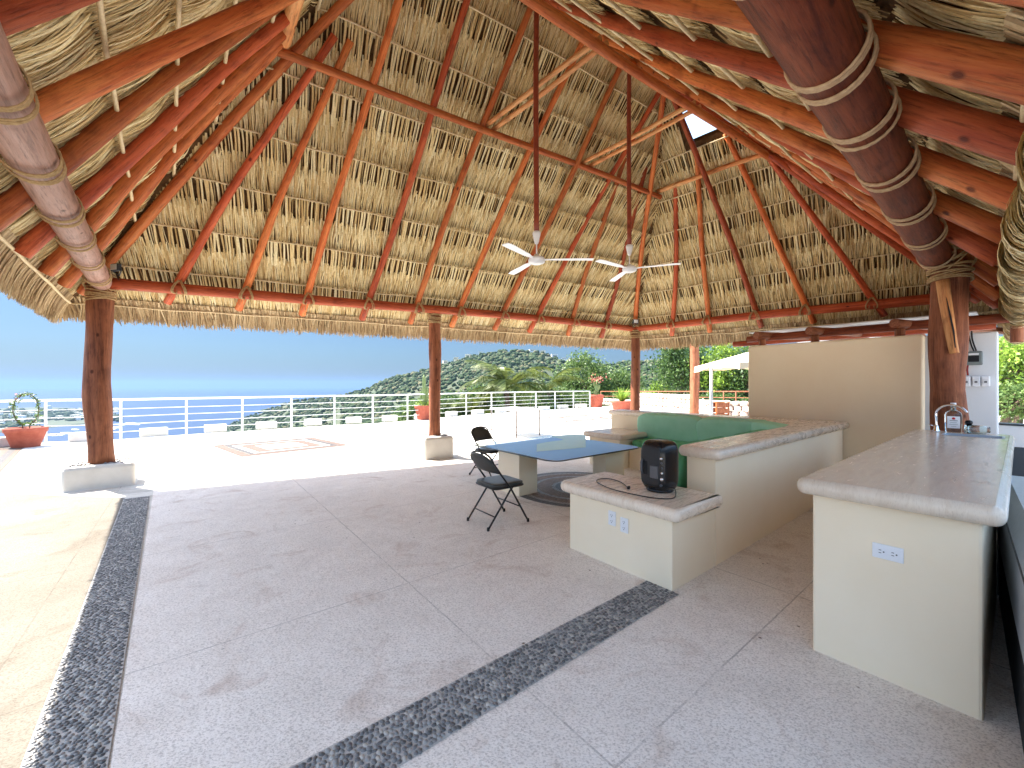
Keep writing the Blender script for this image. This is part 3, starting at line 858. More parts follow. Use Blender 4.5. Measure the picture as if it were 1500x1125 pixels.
# round mosaic under the glass table
def ring_mesh(name, c, r0, r1, z, mat, seg=72):
    V, Q = [], []
    for i in range(seg):
        a = 2 * math.pi * i / seg; V += [(c[0] + r0 * math.cos(a), c[1] + r0 * math.sin(a), z), (c[0] + r1 * math.cos(a), c[1] + r1 * math.sin(a), z)]
    for i in range(seg):
        j = (i + 1) % seg; Q.append((2 * i, 2 * i + 1, 2 * j + 1, 2 * j))
    me = bpy.data.meshes.new(name); me.from_pydata(V, [], Q); return me
def mosaic_mat(name, c1, c2, sc):
    m, nt, b = newmat(name); v = coords(nt)
    vo = N(nt, 'TexVoronoi', Scale=sc); nt.links.new(v, vo.inputs['Vector'])
    vd = N(nt, 'TexVoronoi', Scale=sc, feature='DISTANCE_TO_EDGE'); nt.links.new(v, vd.inputs['Vector'])
    c = mixc(nt, N(nt, 'Value').outputs[0], c1, c2); 
    sx = N(nt, 'SeparateColor'); nt.links.new(vo.outputs['Color'], sx.inputs[0])
    c = ramp(nt, sx.outputs[0], [(.1, c1), (.9, c2)])
    c = mixc(nt, ramp(nt, vd.outputs['Distance'], [(.03, (1, 1, 1)), (.09, (0, 0, 0))]), c, (.12, .10, .09))
    nt.links.new(c, b.inputs['Base Color']); b.inputs['Roughness'].default_value = .6; b.inputs['Specular IOR Level'].default_value = .08
    bump(nt, b, vd.outputs['Distance'], .4, .006); return m
MO = [mosaic_mat('grey_pebble_mosaic', (.13, .13, .14), (.24, .23, .23), 42), mosaic_mat('brown_pebble_mosaic', (.26, .14, .09), (.40, .26, .19), 40),
      mosaic_mat('pale_pebble_mosaic', (.42, .36, .31), (.58, .52, .46), 40)]
mc = AB(4.5, 4.02)
mos = thing('round_mosaic', 'round pebble mosaic with grey and brown rings in the floor under the glass table', 'floor mosaic', (mc.x, mc.y, .006))
for i, (r0, r1, k) in enumerate([(.92, 1.03, 0), (.86, .92, 2), (.70, .86, 1), (.64, .70, 2), (.42, .64, 1), (.37, .42, 2), (.0, .37, 0)]):
    link('mosaic_ring', ring_mesh('mosaic_ring', (0, 0), r0, r1, .001 * (i % 2), MO[k]), MO[k], mos)

# inlaid borders of the sunny terrace
INL = [mosaic_mat('dark_inlay', (.045, .045, .05), (.09, .09, .09), 40), mosaic_mat('brown_inlay', (.10, .06, .04), (.18, .11, .08), 40)]
def inlay(pts, w, mat, name='inlay_line'):
    V, Q = [], []
    n = len(pts)
    for i in range(n):
        p, q = Vector(pts[i]), Vector(pts[(i + 1) % n]); d = (q - p).normalized(); s = Vector((-d.y, d.x, 0)) * w / 2
        k = len(V); V += [p - s - d * w / 2, q - s + d * w / 2, q + s + d * w / 2, p + s - d * w / 2]; Q.append((k, k + 1, k + 2, k + 3))
    return V, Q
for bi, (corner_px, label) in enumerate([([(318, 652.5), (360, 667.5), (505, 652), (455, 641.5)], 'rectangular mosaic frame inlaid in the sunny terrace near the railing'),
                        ([(792, 612), (826, 618), (912, 611.5), (872, 606.5)], 'small pale rectangular frame inlaid in the terrace beyond the folding table'),
                        ([(-60, 664), (-20, 700), (24, 657), (0, 652)], 'dark striped inlay in the terrace beside the wide flower pot')]):
    cs = [gp(x, y, .006) for x, y in corner_px]; c0 = sum(cs, Vector()) / 4
    t = thing('terrace_inlay', label, 'floor inlay', (c0.x, c0.y, .006))
    for k, (s, w, mk) in enumerate([(1.0, .20, 1), (.84, .11, 0), (.55, .26, 1)]):
        V, Q = inlay([(p - c0) * s for p in cs], w, None)
        V = [Vector((v.x, v.y, .0015 * (k % 2) + .0004 * (i // 4))) for i, v in enumerate(V)]
        me = bpy.data.meshes.new('inlay_frame'); me.from_pydata(V, [], Q); link('inlay_frame', me, INL[mk], t)

# ================================================================ posts
def post(px, c, top, r0, r1, base, label, mat='post', seed=1, group='round wooden posts carrying the thatch roof', lean=(0, 0), lash_r=None):
    """wooden post on a stone block; c ground centre, base = (block polygon size, height, rotation) or None"""
    t = thing('wooden_post', label, 'post', (c.x, c.y, 0), 0, group)
    zb = base[2] if base else 0.0
    p = log('post_shaft', Vector((0, 0, zb - .03)), Vector((lean[0], lean[1], top)), r0, r1, M[mat], t, .03, 22, wob=.13, sd=seed)
    if base:
        sx, sy, h, rot = base[0], base[1], base[2], base[3]
        poly = round_poly([(-sx / 2, -sy / 2), (sx / 2, -sy / 2), (sx / 2, sy / 2), (-sx / 2, sy / 2)], .05, 5)
        ins = offset_poly(poly, .06)
        bm = bmesh.new(); rings = []
        for pl, z in ((offset_poly(poly, -.012), 0), (poly, .02), (poly, h - .05), (offset_poly(poly, .02), h - .012), (offset_poly(poly, .05), h)):
            rings.append([bm.verts.new((x, y, z)) for x, y in pl])
        for a, b in zip(rings, rings[1:]):
            for i in range(len(a)): bm.faces.new((a[i], a[(i + 1) % len(a)], b[(i + 1) % len(a)], b[i]))
        bm.faces.new(rings[-1])
        bl = link('stone_base', bm_mesh('stone_base', bm), M['block'], t, rot=(0, 0, rot), smooth=False)
        # pebbles mortared on top
        bm = bmesh.new(); rnd = random.Random(seed)
        for i in range(60):
            x, y = rnd.uniform(-sx / 2 + .07, sx / 2 - .07), rnd.uniform(-sy / 2 + .07, sy / 2 - .07)
            if math.hypot(x, y) < r0 + .01: continue
            r = bmesh.ops.create_icosphere(bm, subdivisions=1, radius=1)
            s = Vector((rnd.uniform(.02, .034), rnd.uniform(.018, .026), rnd.uniform(.012, .02)))
            for v in r['verts']: v.co = Vector((v.co.x * s.x + x, v.co.y * s.y + y, v.co.z * s.z + h + .004))
        link('pebble_topping', bm_mesh('pebble_topping', bm), M['pebble'], bl, smooth=True)['kind'] = 'stuff'
    if lash_r:
        bm = bmesh.new(); rnd = random.Random(seed + 5); topv = Vector((lean[0], lean[1], top))
        ob = lash('rope_lashing', Vector((lean[0], lean[1], top - .12)), (0, 0, 1), lash_r, M['rope'], t, 9, .17, .010, .22, .012, seed)
        for s in (-1, 1):
            ob = lash('rope_lashing', Vector((lean[0], lean[1], top + .06)), (s * .5, .3, .85), lash_r + .02, M['rope'], t, 4, .06, .009, .3, .02, seed + s + 3)
    return t

p1 = gp(149, 711)
post(0, p1, ZB - .05, .150, .155, (.76, .52, .34, R(40)), 'tall brown wooden post on a white block nearest the wide flower pot at the left', 'post', 2, lean=(-.03, .02), lash_r=.152)
p2 = gp(637, 669)
post(0, p2, ZB - .02, .125, .115, (.62, .58, .45, R(30)), 'brown wooden post on a white block behind the two folding chairs', 'post', 3, lean=(-.01, .03), lash_r=.12)
p3 = Vector((E3.x, E3.y, 0))
post(0, p3, ZB - .02, .125, .115, (.6, .6, .35, R(20)), 'brown wooden post rising behind the green cushioned bench at the far corner', 'post', 4, lash_r=.12)
p4 = Vector((5.13, 4.71, 0))
t4 = post(0, p4, 2.92, .150, .165, None, 'thick brown wooden post behind the bottles on the bar counter', 'post', 6, lean=(.02, .06), lash_r=.17)
br = log('brace', Vector((-.105, -.105, 1.86)), Vector((-.19, -.06, 2.70)), .040, .060, M['pale_wood'], t4, .012, 14, sd=33); br['label'] = 'pale cracked knee brace set into the front of the post'
bm = bmesh.new(); add_tube(bm, [Vector((-.145, -.150, 1.92)), Vector((-.158, -.145, 2.1)), Vector((-.178, -.125, 2.3)), Vector((-.20, -.105, 2.5))], [.004, .009, .008, .003], 6)
link('drying_crack', bm_mesh('drying_crack', bm), M['dark'], br).matrix_parent_inverse = Matrix.LocRotScale(br.location, br.rotation_quaternion, None).inverted()
# neighbouring pergola post beyond the bench
g5 = pd(1017, 560, 16.0)
t5 = thing('pergola_post', 'slim orange brown wooden post standing on the terrace between the bench and the cream parasol', 'post', (g5.x, g5.y, 0))
log('post_shaft', Vector((0, 0, 0)), Vector((0, 0, 3.2)), .175, .165, M['post'], t5, .03, 16, sd=51)

# ================================================================ floodlights
def floodlight(loc, label, rz):
    t = thing('floodlight', label, 'floodlight', loc, rz, 'small floodlights fixed at the post heads')
    box('housing', (-.075, .075, -.02, .035, -.05, .055), M['dark_metal'], t, .01)
    box('lens', (-.062, .062, -.026, -.021, -.038, .044), M['white_plastic'], t, .002)
    tube('bracket', [(-.085, .01, 0), (-.09, .02, -.04), (0, .05, -.10), (.09, .02, -.04), (.085, .01, 0)], .008, M['dark_metal'], t, 6)
    tube('cable', [(0, .04, .03), (-.03, .07, .0), (-.06, .06, -.10), (-.02, .05, -.16)], .006, M['black_metal'], t, 6)
    return t
q = pd(169, 392, 5.88); floodlight(q, 'small black floodlight at the head of the tall post at the left', R(-15))
q = pd(931, 471, 10.75); floodlight(q, 'small floodlight at the head of the far corner post', R(15))

# ================================================================ ceiling fans
def fan(px, py, L_rod, top, label, rz, first=None):
    t = thing('ceiling_fan', label, 'ceiling fan', (top.x, top.y, top.z), 0, 'white three bladed fans hanging from the ridge')
    zf = pd(px, py, top.y).z - top.z      # height of the blades
    log('hanging_pole', Vector((0, 0, 0)), Vector((0, 0, zf + .34)), .036, .036, M['fan_pole'], t, .008, 12, wob=.03)
    lathe('ceiling_cup', [(.0, .36), (.052, .36), (.055, .33), (.035, .24), (.022, .20), (0, .20)], M['white_plastic'], t, 20, loc=(0, 0, zf + .02))
    tube('down_rod', [(0, 0, zf + .23), (0, 0, zf + .03)], .010, M['white_plastic'], t, 10)
    lathe('motor', [(0, .075), (.03, .075), (.035, .04), (.10, .03), (.115, 0), (.11, -.035), (.06, -.055), (0, -.06)], M['white_plastic'], t, 28, loc=(0, 0, zf))
    for k in range(3):
        a = rz + k * 2 * math.pi / 3
        bm = bmesh.new(); secs = []
        for (x, w, z, tw) in ((.08, .045, .0, .0), (.17, .05, .004, .02), (.24, .085, .004, .03), (.66, .115, .0, .03), (.76, .10, -.004, .02)):
            pr = []
            for (yy, zz) in ((-1, .003), (-.5, .009), (.5, .009), (1, .003), (1, -.003), (-1, -.003)):
                y = yy * w / 2; pr.append(bm.verts.new((x, y, z + zz + y * tw * 2.2)))
            secs.append(pr)
        for p_, q_ in zip(secs, secs[1:]):
            for i in range(6): bm.faces.new((p_[i], p_[(i + 1) % 6], q_[(i + 1) % 6], q_[i]))
        bm.faces.new(secs[0]); bm.faces.new(secs[-1])
        link('blade', bm_mesh('blade', bm), M['white_plastic'], t, (0, 0, zf), (0, 0, a))
    return t
top1 = on_line(A1, A3, 786); top2 = on_line(A1, A3, 922)
fan(785, 381, 0, top1 - Vector((0, 0, .03)), 'white ceiling fan hanging nearer, on the longer dark red pole', R(-3))
fan(920, 394, 0, top2 - Vector((0, 0, .03)), 'white ceiling fan hanging farther back, nearer the end slope of the roof', R(97))

# ================================================================ masonry sofa (local axes a, b)
sofa = thing('masonry_bench', 'cream plastered L shaped masonry bench with stone caps and two low end tables', 'built-in bench', AB(2.74, 1.57), TH)
def L(a, b): return (a - 2.74, b - 1.57)
box('low_end_table', (*[L(2.74, 0)[0], L(3.409, 0)[0]], *[L(0, 1.57)[1], L(0, 2.58)[1]], -.02, .53), M['plaster'], sofa, .008)
cap_slab('low_table_cap', round_poly([L(2.65, 1.475), L(3.34, 1.475), L(3.34, 2.65), L(2.65, 2.65)], [.05, .01, .05, .07]), .528, .625, M['marble_pink'], sofa)
# seat bases
box('seat_base', (L(3.37, 0)[0], L(6.85, 0)[0], L(0, 1.83)[1], L(0, 2.50)[1], -.02, .40), M['plaster'], sofa, .01)
box('seat_base', (L(6.22, 0)[0], L(6.85, 0)[0], L(0, 2.505)[1], L(0, 4.40)[1], -.02, .40), M['plaster'], sofa, .01)
# curved back wall, one prism, with the inner corner rounded
outer = [L(3.41, 1.57), L(7.27, 1.57), L(7.27, 5.34), L(6.93, 5.34)]
inner = round_poly([L(6.93, 5.34), L(6.93, 1.815), L(3.41, 1.815)], [0, 1.05, 0], 14)
wall_poly = [outer[0], outer[1], outer[2]] + inner
prism('back_wall', wall_poly, -.02, .885, M['plaster'], sofa)
o_in = round_poly([L(6.87, 5.39), L(6.87, 1.87), L(3.34, 1.87)], [0, 1.05, 0], 14)
cap_poly = [L(3.34, 1.50), L(7.31, 1.50), L(7.31, 5.39)] + o_in
cap_slab('back_wall_cap', round_poly(cap_poly, [.06, .0, .04, .04] + [0] * (len(cap_poly) - 5) + [.04], 4), .883, .978, M['marble_pink'], sofa)
box('low_end_table', (L(5.98, 0)[0], L(6.86, 0)[0], L(0, 4.42)[1], L(0, 5.12)[1], -.02, .53), M['plaster'], sofa, .008)
cap_slab('low_table_cap', round_poly([L(5.86, 4.30), L(6.88, 4.30), L(6.88, 5.20), L(5.86, 5.20)], .05), .528, .625, M['marble'], sofa)
def outlet(parent, x, y, z, horiz, kind='outlet', label=None):
    """wall plate facing -x of the parent"""
    w, h = (.118, .074) if horiz else (.074, .118)
    o = box('outlet_plate', (x - .009, x, y - w / 2, y + w / 2, z - h / 2, z + h / 2), M['white_plastic'], parent, .003)
    if label: o['label'] = label
    for s in (-1, 1):
        cy, cz = (y + s * .024, z) if horiz else (y, z + s * .024)
        sw, sh = (.036, .034) if horiz else (.034, .036)
        i = box('socket', (x - .0115, x - .009, cy - sw / 2, cy + sw / 2, cz - sh / 2, cz + sh / 2), M['white_plastic'], o, .001)
        bm = bmesh.new()
        for (dy, dz, a_, b_) in (((.004, .007, .010, .003), (.004, -.007, .010, .003), (-.010, 0, .006, .006)) if horiz else ((-.007, .004, .003, .010), (.007, .004, .003, .010), (0, -.010, .006, .006))):
            add_box(bm, x - .0122, x - .0112, cy + dy - a_ / 2, cy + dy + a_ / 2, cz + dz - b_ / 2, cz + dz + b_ / 2)
        link('slots', bm_mesh('slots', bm), M['dark'], o)
    return o
outlet(sofa, 0, .53, .40, False, label='left wall plate under the low end table cap')
outlet(sofa, 0, .41, .375, False, label='right wall plate under the low end table cap')
outlet(sofa, L(6.93, 0)[0] + .12, 0, 0, False) if False else None
# plate on the end of the far arm (faces +b)
box('outlet_plate', (L(7.05, 0)[0], L(7.12, 0)[0], 3.77, 3.78, .70, .81), M['white_plastic'], sofa, .002)

# cushions
def cushion(name, sx, sy, sz, a, b, z, rx, rzl, mat, label, group, ry=0.0):
    p = AB(a, b, z)
    o = squircle(name, sx, sy, sz, M[mat], None, p, (rx, ry, TH + rzl), wr=.035, e=.20)
    o.rotation_mode = 'XYZ'
    return tag(o, label, 'cushion', group)
BG, SG = 'green back cushions of the built-in bench', 'green seat cushions of the built-in bench'
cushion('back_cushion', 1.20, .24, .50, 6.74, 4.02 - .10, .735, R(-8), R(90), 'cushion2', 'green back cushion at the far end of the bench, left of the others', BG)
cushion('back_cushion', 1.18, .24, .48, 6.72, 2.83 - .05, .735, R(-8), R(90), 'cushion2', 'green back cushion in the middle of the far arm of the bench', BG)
cushion('back_cushion', .95, .22, .46, 6.36, 2.12, .745, R(-8), R(45), 'cushion2', 'lighter green cushion across the rounded corner of the bench', BG)
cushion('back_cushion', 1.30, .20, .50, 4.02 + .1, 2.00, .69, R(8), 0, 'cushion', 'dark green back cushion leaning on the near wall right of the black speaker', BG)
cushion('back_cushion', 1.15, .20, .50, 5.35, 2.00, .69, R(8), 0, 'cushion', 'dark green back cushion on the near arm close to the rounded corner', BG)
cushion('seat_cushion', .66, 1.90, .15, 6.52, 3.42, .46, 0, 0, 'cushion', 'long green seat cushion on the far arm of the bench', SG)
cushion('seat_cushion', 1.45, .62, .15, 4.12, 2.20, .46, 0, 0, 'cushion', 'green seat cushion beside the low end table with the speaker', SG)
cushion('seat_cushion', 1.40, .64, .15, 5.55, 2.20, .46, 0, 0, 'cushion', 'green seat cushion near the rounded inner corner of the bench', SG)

# black portable speaker on the low end table
sp_loc = AB(3.07, 1.87, .625)
spk = thing('portable_speaker', 'black upright portable speaker with rounded body and side controls on the low end table', 'speaker', sp_loc, TH + R(-4))
squircle('body', .235, .26, .415, M['black_plastic'], spk, (0, 0, .212), e=.55, nu=48, nv=40, ez=.42)
squircle('front_grille', .10, .20, .34, M['grille'], spk, (-.075, .012, .215), e=.5, ez=.35)
box('handle_recess', (-.128, -.112, .03, .068, .14, .25), M['dark'], spk, .004)
tube('handle', [(-.126, .078, .14), (-.138, .078, .17), (-.138, .078, .235), (-.126, .078, .262)], .010, M['grey_plastic'], spk, 8)
box('display_panel', (-.1285, -.110, -.068, .005, .12, .22), M['grey_plastic'], spk, .004)
for k, (y, z, r) in enumerate([(-.093, .285, .012), (-.097, .25, .009), (-.10, .17, .010), (-.098, .12, .014), (-.092, .07, .012), (-.10, .21, .007)]):
    lathe('knob', [(0, .0), (r, 0), (r * .9, .012), (0, .013)], M['chrome'] if k in (0, 2, 3) else M['grey_plastic'], spk, 14, loc=(-.102, y * .92, z), rot=(0, R(-90), R(28)))
lathe('foot_ring', [(0, 0), (.105, 0), (.11, .01), (.10, .03), (0, .03)], M['black_plastic'], spk, 32, loc=(0, 0, 0))
pts = [AB(3.12, 1.77, .66), AB(3.02, 1.70, .640), AB(2.90, 1.66, .632), AB(2.80, 1.75, .632), AB(2.76, 1.95, .632), AB(2.77, 2.15, .632), AB(2.86, 2.36, .632), AB(2.97, 2.42, .632), AB(3.05, 2.36, .632), AB(3.02, 2.22, .632), AB(2.93, 2.10, .632), AB(2.88, 2.04, .632)]
def smooth_pts(P, k=5):
    out = []
    for i in range(len(P) - 1):
        p0, p1, p2, p3 = P[max(i - 1, 0)], P[i], P[i + 1], P[min(i + 2, len(P) - 1)]
        for j in range(k):
            t = j / k; out.append(.5 * ((2 * p1) + (p2 - p0) * t + (2 * p0 - 5 * p1 + 4 * p2 - p3) * t * t + (3 * p1 - p0 - 3 * p2 + p3) * t ** 3))
    return out + [P[-1]]
cab = thing('power_cable', 'thin black power cable looped on the low end table in front of the speaker', 'cable', AB(2.9, 2.1, .632))
c_ = tube('cord', [p - cab.location for p in smooth_pts(pts)], .0042, M['black_metal'], cab, 8)
pl = AB(2.88, 2.04, .640) - cab.location
box('plug', (-.018, .018, -.012, .012, -.010, .014), M['black_plastic'], cab, .004, loc=pl, rot=(0, 0, TH + .5))

# glass table
tab = thing('glass_table', 'low square glass table with blue film on its top and two cream stone legs', 'table', AB(4.3, 4.3), TH)
def T(px, py, z=.6):
    v = gp(px, py, z) - AB(4.3, 4.3); return (v.dot(AX), v.dot(BX))
gpoly = round_poly([(3.36 - 4.3, 3.41 - 4.3), (5.16 - 4.3, 3.41 - 4.3), (5.16 - 4.3, 5.24 - 4.3), (3.36 - 4.3, 5.24 - 4.3)], [.16, .16, .16, .16], 8)
bm = bmesh.new(); rr = [[bm.verts.new((x, y, z)) for x, y in (gpoly if k in (1, 2) else offset_poly(gpoly, .003))] for k, z in enumerate((.585, .588, .597, .600))]
for a_, b_ in zip(rr, rr[1:]):
    for i in range(len(a_)): bm.faces.new((a_[i], a_[(i + 1) % len(a_)], b_[(i + 1) % len(a_)], b_[i]))
bm.faces.new(rr[0][::-1]); bm.faces.new(rr[-1]); link('glass_top', bm_mesh('glass_top', bm), M['glass'], tab)
bm = bmesh.new(); e_ = offset_poly(gpoly, -.002)
tube('dark_edge', [(x, y, .592) for x, y in e_], .005, simple('table_edge_seal', (.02, .04, .05), None, .3, bstr=0), tab, 6, closed=True)
def film(pts, mat, z):
    me = bpy.data.meshes.new('film'); vs = [(x, y, z) for x, y in pts]
    me.from_pydata(vs, [], [list(t) for t in tessellate_polygon([[Vector(v) for v in vs]])]); return link('film', me, mat, tab)
fpoly = offset_poly(gpoly, .012)
fl = [p for p in fpoly if not (p[1] > .55 and p[0] < -.5)]
cutA, cutB = T(735, 655), T(731, 646)
film([p for p in fpoly if p[1] < .60] + [(.80, .62), (-.90, .62)], M['film'], .6015) if False else None
flp = offset_poly(round_poly([(3.36 - 4.3, 3.41 - 4.3), (5.16 - 4.3, 3.41 - 4.3), (5.16 - 4.3, 5.05 - 4.3), (3.42 - 4.3, 4.95 - 4.3)], [.16, .16, .12, .02], 8), .010)
film(flp, M['film'], .6015)
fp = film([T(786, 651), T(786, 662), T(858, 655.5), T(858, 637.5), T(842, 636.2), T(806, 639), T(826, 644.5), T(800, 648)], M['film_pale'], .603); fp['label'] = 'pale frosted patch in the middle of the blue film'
fp.name = 'frosted_patch'
box('leg', (3.47 - 4.3, 3.80 - 4.3, 4.19 - 4.3, 4.66 - 4.3, 0, .585), M['plaster'], tab, .006)
box('leg', (4.70 - 4.3, 5.14 - 4.3, 3.72 - 4.3, 3.96 - 4.3, 0, .585), M['plaster'], tab, .006)

# folding chairs
def chair(loc, rz, label):
    t = thing('folding_chair', label, 'folding chair', loc, rz, 'black folding chairs at the glass table')
    for s in (-1, 1):
        x = .222 * s
        tube('front_leg', [(x, .26, .012), (x, .02, .405), (x * .97, -.10, .56), (x * .95, -.19, .68)], .0105, M['black_metal'], t, 10)
        tube('rear_leg', [(x * .90, -.25, .012), (x * .90, .03, .37), (x * .90, .06, .40)], .0105, M['black_metal'], t, 10)
        for (yy, xx) in ((.26, x), (-.25, x * .9)):
            lathe('rubber_foot', [(0, 0), (.015, 0), (.014, .035), (0, .035)], M['black_plastic'], t, 12, loc=(xx, yy, 0))
    tube('front_crossbar', [(-.222, .155, .185), (.222, .155, .185)], .007, M['black_metal'], t, 8)
    tube('rear_crossbar', [(-.20, -.165, .125), (.20, -.165, .125)], .007, M['black_metal'], t, 8)
    # backrest hoop and padded back
    hoop = [(-.211, -.19, .68)] + [(-.211 * math.cos(a) if abs(math.cos(a)) > 0 else 0, -.19 - .035 * math.sin(a) ** .5, .68 + .105 * math.sin(a) ** .7) for a in [math.pi * k / 16 for k in range(1, 16)]] + [(.211, -.19, .68)]
    tube('back_hoop', hoop, .0105, M['black_metal'], t, 10)
    bm = bmesh.new(); nx, nz = 16, 8; grid = {}
    for side in (0, 1):
        for i in range(nx + 1):
            u = -1 + 2 * i / nx
            topz = .68 + .100 * max(0, 1 - abs(u) ** 3.2) ** .7
            for j in range(nz + 1):
                v = j / nz; z = .565 + .02 * (1 - u * u) * 0 + (topz - .565) * v
                y = -.115 - (z - .565) * .62 - .022 * (1 - u * u) + (1 if side == 0 else -1) * (.012 * (1 - u ** 6) * (1 - (2 * v - 1) ** 6) + .003)
                grid[side, i, j] = bm.verts.new((u * .208, y, z))
    for i in range(nx):
        for j in range(nz):
            for s_ in (0, 1): bm.faces.new((grid[s_, i, j], grid[s_, i + 1, j], grid[s_, i + 1, j + 1], grid[s_, i, j + 1]))
        bm.faces.new((grid[0, i, 0], grid[0, i + 1, 0], grid[1, i + 1, 0], grid[1, i, 0])); bm.faces.new((grid[0, i, nz], grid[0, i + 1, nz], grid[1, i + 1, nz], grid[1, i, nz]))
    for j in range(nz):
        for i in (0, nx): bm.faces.new((grid[0, i, j], grid[0, i, j + 1], grid[1, i, j + 1], grid[1, i, j]))
    link('backrest', bm_mesh('backrest', bm), M['vinyl'], t, smooth=True)
    s = squircle('seat', .405, .405, .052, M['vinyl'], t, (0, .035, .432), e=.30)
    squircle('seat_pan', .415, .412, .035, M['black_metal'], t, (0, .035, .408), e=.25)
    return t
ch1 = chair((-.166, 4.463, .004), R(-52.7), 'black folding chair standing nearer, seen from its side and back')
q = AB(3.92, 5.52); ch2 = chair((q.x, q.y, .004), R(-128), 'black folding chair standing farther, behind the corner of the glass table')

# white folding table beyond
ft = [(-.69, 12.4), (.13, 11.4), (.88, 12.1), (.06, 13.1)]
cx, cy = sum(p[0] for p in ft) / 4, sum(p[1] for p in ft) / 4
M['table_leg'] = simple('brownish_metal_leg', (.09, .06, .055), None, .5, bstr=0, spec=.2)
wt = thing('folding_table', 'white folding table with thin metal legs out on the sunny terrace', 'folding table', (cx, cy, 0))
prism('tabletop', round_poly([(x - cx, y - cy) for x, y in ft], .05, 4), .755, .80, M['white_paint'], wt)
for i, (x, y) in enumerate(ft):
    x, y = (x - cx) * .93, (y - cy) * .93
    tube('leg', [(x, y, 0), (x, y, .76)], .018, M['table_leg'], wt, 8)
tube('leg_brace', [((ft[0][0] - cx) * .93, (ft[0][1] - cy) * .93, .15), ((ft[1][0] - cx) * .93, (ft[1][1] - cy) * .93, .15)], .01, M['table_leg'], wt, 6)
tube('leg_brace', [((ft[2][0] - cx) * .93, (ft[2][1] - cy) * .93, .15), ((ft[3][0] - cx) * .93, (ft[3][1] - cy) * .93, .15)], .01, M['table_leg'], wt, 6)

# ================================================================ bar counter
bar = thing('bar_counter', 'cream plastered bar counter with a polished stone top and a horizontal outlet on its front', 'bar counter', AB(2.76, .10), TH)
def C(a, b): return (a - 2.76, b - .10)
bm = bmesh.new(); add_box(bm, 0, C(6.62, 0)[0], 0, C(0, .732)[1], -.02, .895, bev=.014)
link('counter_base', bm_mesh('counter_base', bm), M['plaster'], bar)
hole = round_poly([C(6.12, .10), C(6.40, .10), C(6.40, .50), C(6.12, .50)], .03)
cap_slab('countertop', round_poly([C(2.66, .03), C(6.70, .03), C(6.70, .79), C(2.66, .79)], [.05, .03, .03, .05]), .893, .982, M['marble'], bar, [hole])
bm = bmesh.new()
hi, lo = [bm.verts.new((x, y, .984)) for x, y in offset_poly(hole, -.012)], [bm.verts.new((x, y, .984)) for x, y in offset_poly(hole, .006)]
md = [bm.verts.new((x, y, .90)) for x, y in offset_poly(hole, .012)]
for a_, b_ in ((hi, lo), (lo, md)):
    for i in range(len(a_)): bm.faces.new((a_[i], a_[(i + 1) % len(a_)], b_[(i + 1) % len(a_)], b_[i]))
bm.faces.new(md); link('sink', bm_mesh('sink', bm), M['steel'], bar)
fx, fy = C(6.47, .575)
fc = tube('faucet', smooth_pts([Vector((fx, fy, .98)), Vector((fx, fy, 1.10)), Vector((fx, fy, 1.20)), Vector((fx - .03, fy - .05, 1.265)), Vector((fx - .07, fy - .12, 1.285)), Vector((fx - .11, fy - .19, 1.265)), Vector((fx - .13, fy - .235, 1.215))], 4), .0095, M['chrome'], bar, 12)
lathe('faucet_base', [(0, 0), (.030, 0), (.030, .012), (.022, .03), (.020, .06), (.012, .075), (0, .075)], M['chrome'], fc, 20, loc=(fx, fy, .982))
tube('faucet_lever', [(fx, fy + .015, 1.045), (fx - .02, fy + .055, 1.06)], .006, M['chrome'], fc, 8)
box('shade_fill_block', (C(4.5, 0)[0], C(6.6, 0)[0], -.45, .03, 0, .87), M['dark'], bar, .01)  # added dark block standing for the shaded gap beside the counter
ot = outlet(bar, 0, C(0, .415)[1], .655, True, label='white duplex outlet set horizontally in the front of the counter')

# things on the counter
def bottle(loc, rz, label, lying=False):
    t = thing('glass_bottle', label, 'bottle', loc, rz)
    def sq(r, n=24, e=.55):
        out = []
        for i in range(n):
            a = 2 * math.pi * i / n; c, s = math.cos(a), math.sin(a)
            out.append((math.copysign(abs(c) ** e, c) * r, math.copysign(abs(s) ** e, s) * r * .8))
        return out
    bm = bmesh.new(); rings = []
    for r, z, e in ((.030, 0, .5), (.060, .002, .5), (.064, .012, .5), (.066, .10, .5), (.067, .19, .5), (.060, .215, .6), (.035, .235, .9), (.022, .245, 1), (.020, .285, 1), (.0, .286, 1)):
        rings.append([bm.verts.new((x, y, z)) for x, y in (sq(r, 24, e) if e < 1 else [(math.cos(2 * math.pi * i / 24) * r, math.sin(2 * math.pi * i / 24) * r) for i in range(24)])])
    for a_, b_ in zip(rings, rings[1:]):
        for i in range(24): bm.faces.new((a_[i], a_[(i + 1) % 24], b_[(i + 1) % 24], b_[i]))
    bm.faces.new(rings[0][::-1])
    g_ = link('glass_body', bm_mesh('glass_body', bm), M['glass'], t, smooth=True)
    lathe('screw_cap', [(0, 0), (.023, 0), (.023, .038), (0, .04)], M['white_plastic'], t, 20, loc=(0, 0, .283))
    if not lying:
        lb = box('label', (-.048, .048, -.0562, -.0546, .045, .175), M['white_plastic'], t, .001)
        lathe('emblem', [(0, 0), (.013, 0), (.013, .0012), (0, .0012)], M['flower_red'], lb, 20, loc=(0, -.0564, .152), rot=(R(90), 0, 0))
        bm = bmesh.new()
        for i, w_ in enumerate((.060, .05, .064, .04)): add_box(bm, -w_ / 2, w_ / 2, -.0572, -.0563, .125 - i * .02, .131 - i * .02 - (.003 if i else 0))
        link('text_lines', bm_mesh('text_lines', bm), M['grey_plastic'], lb)
    return t
vdir = math.atan2(4.8, 4.5)
q = AB(6.58, .455, .983); bottle(q, R(45) - R(90) + R(0), 'clear square glass bottle with white label and red emblem standing by the sink')
q = AB(6.52, .36, .983 + .045)
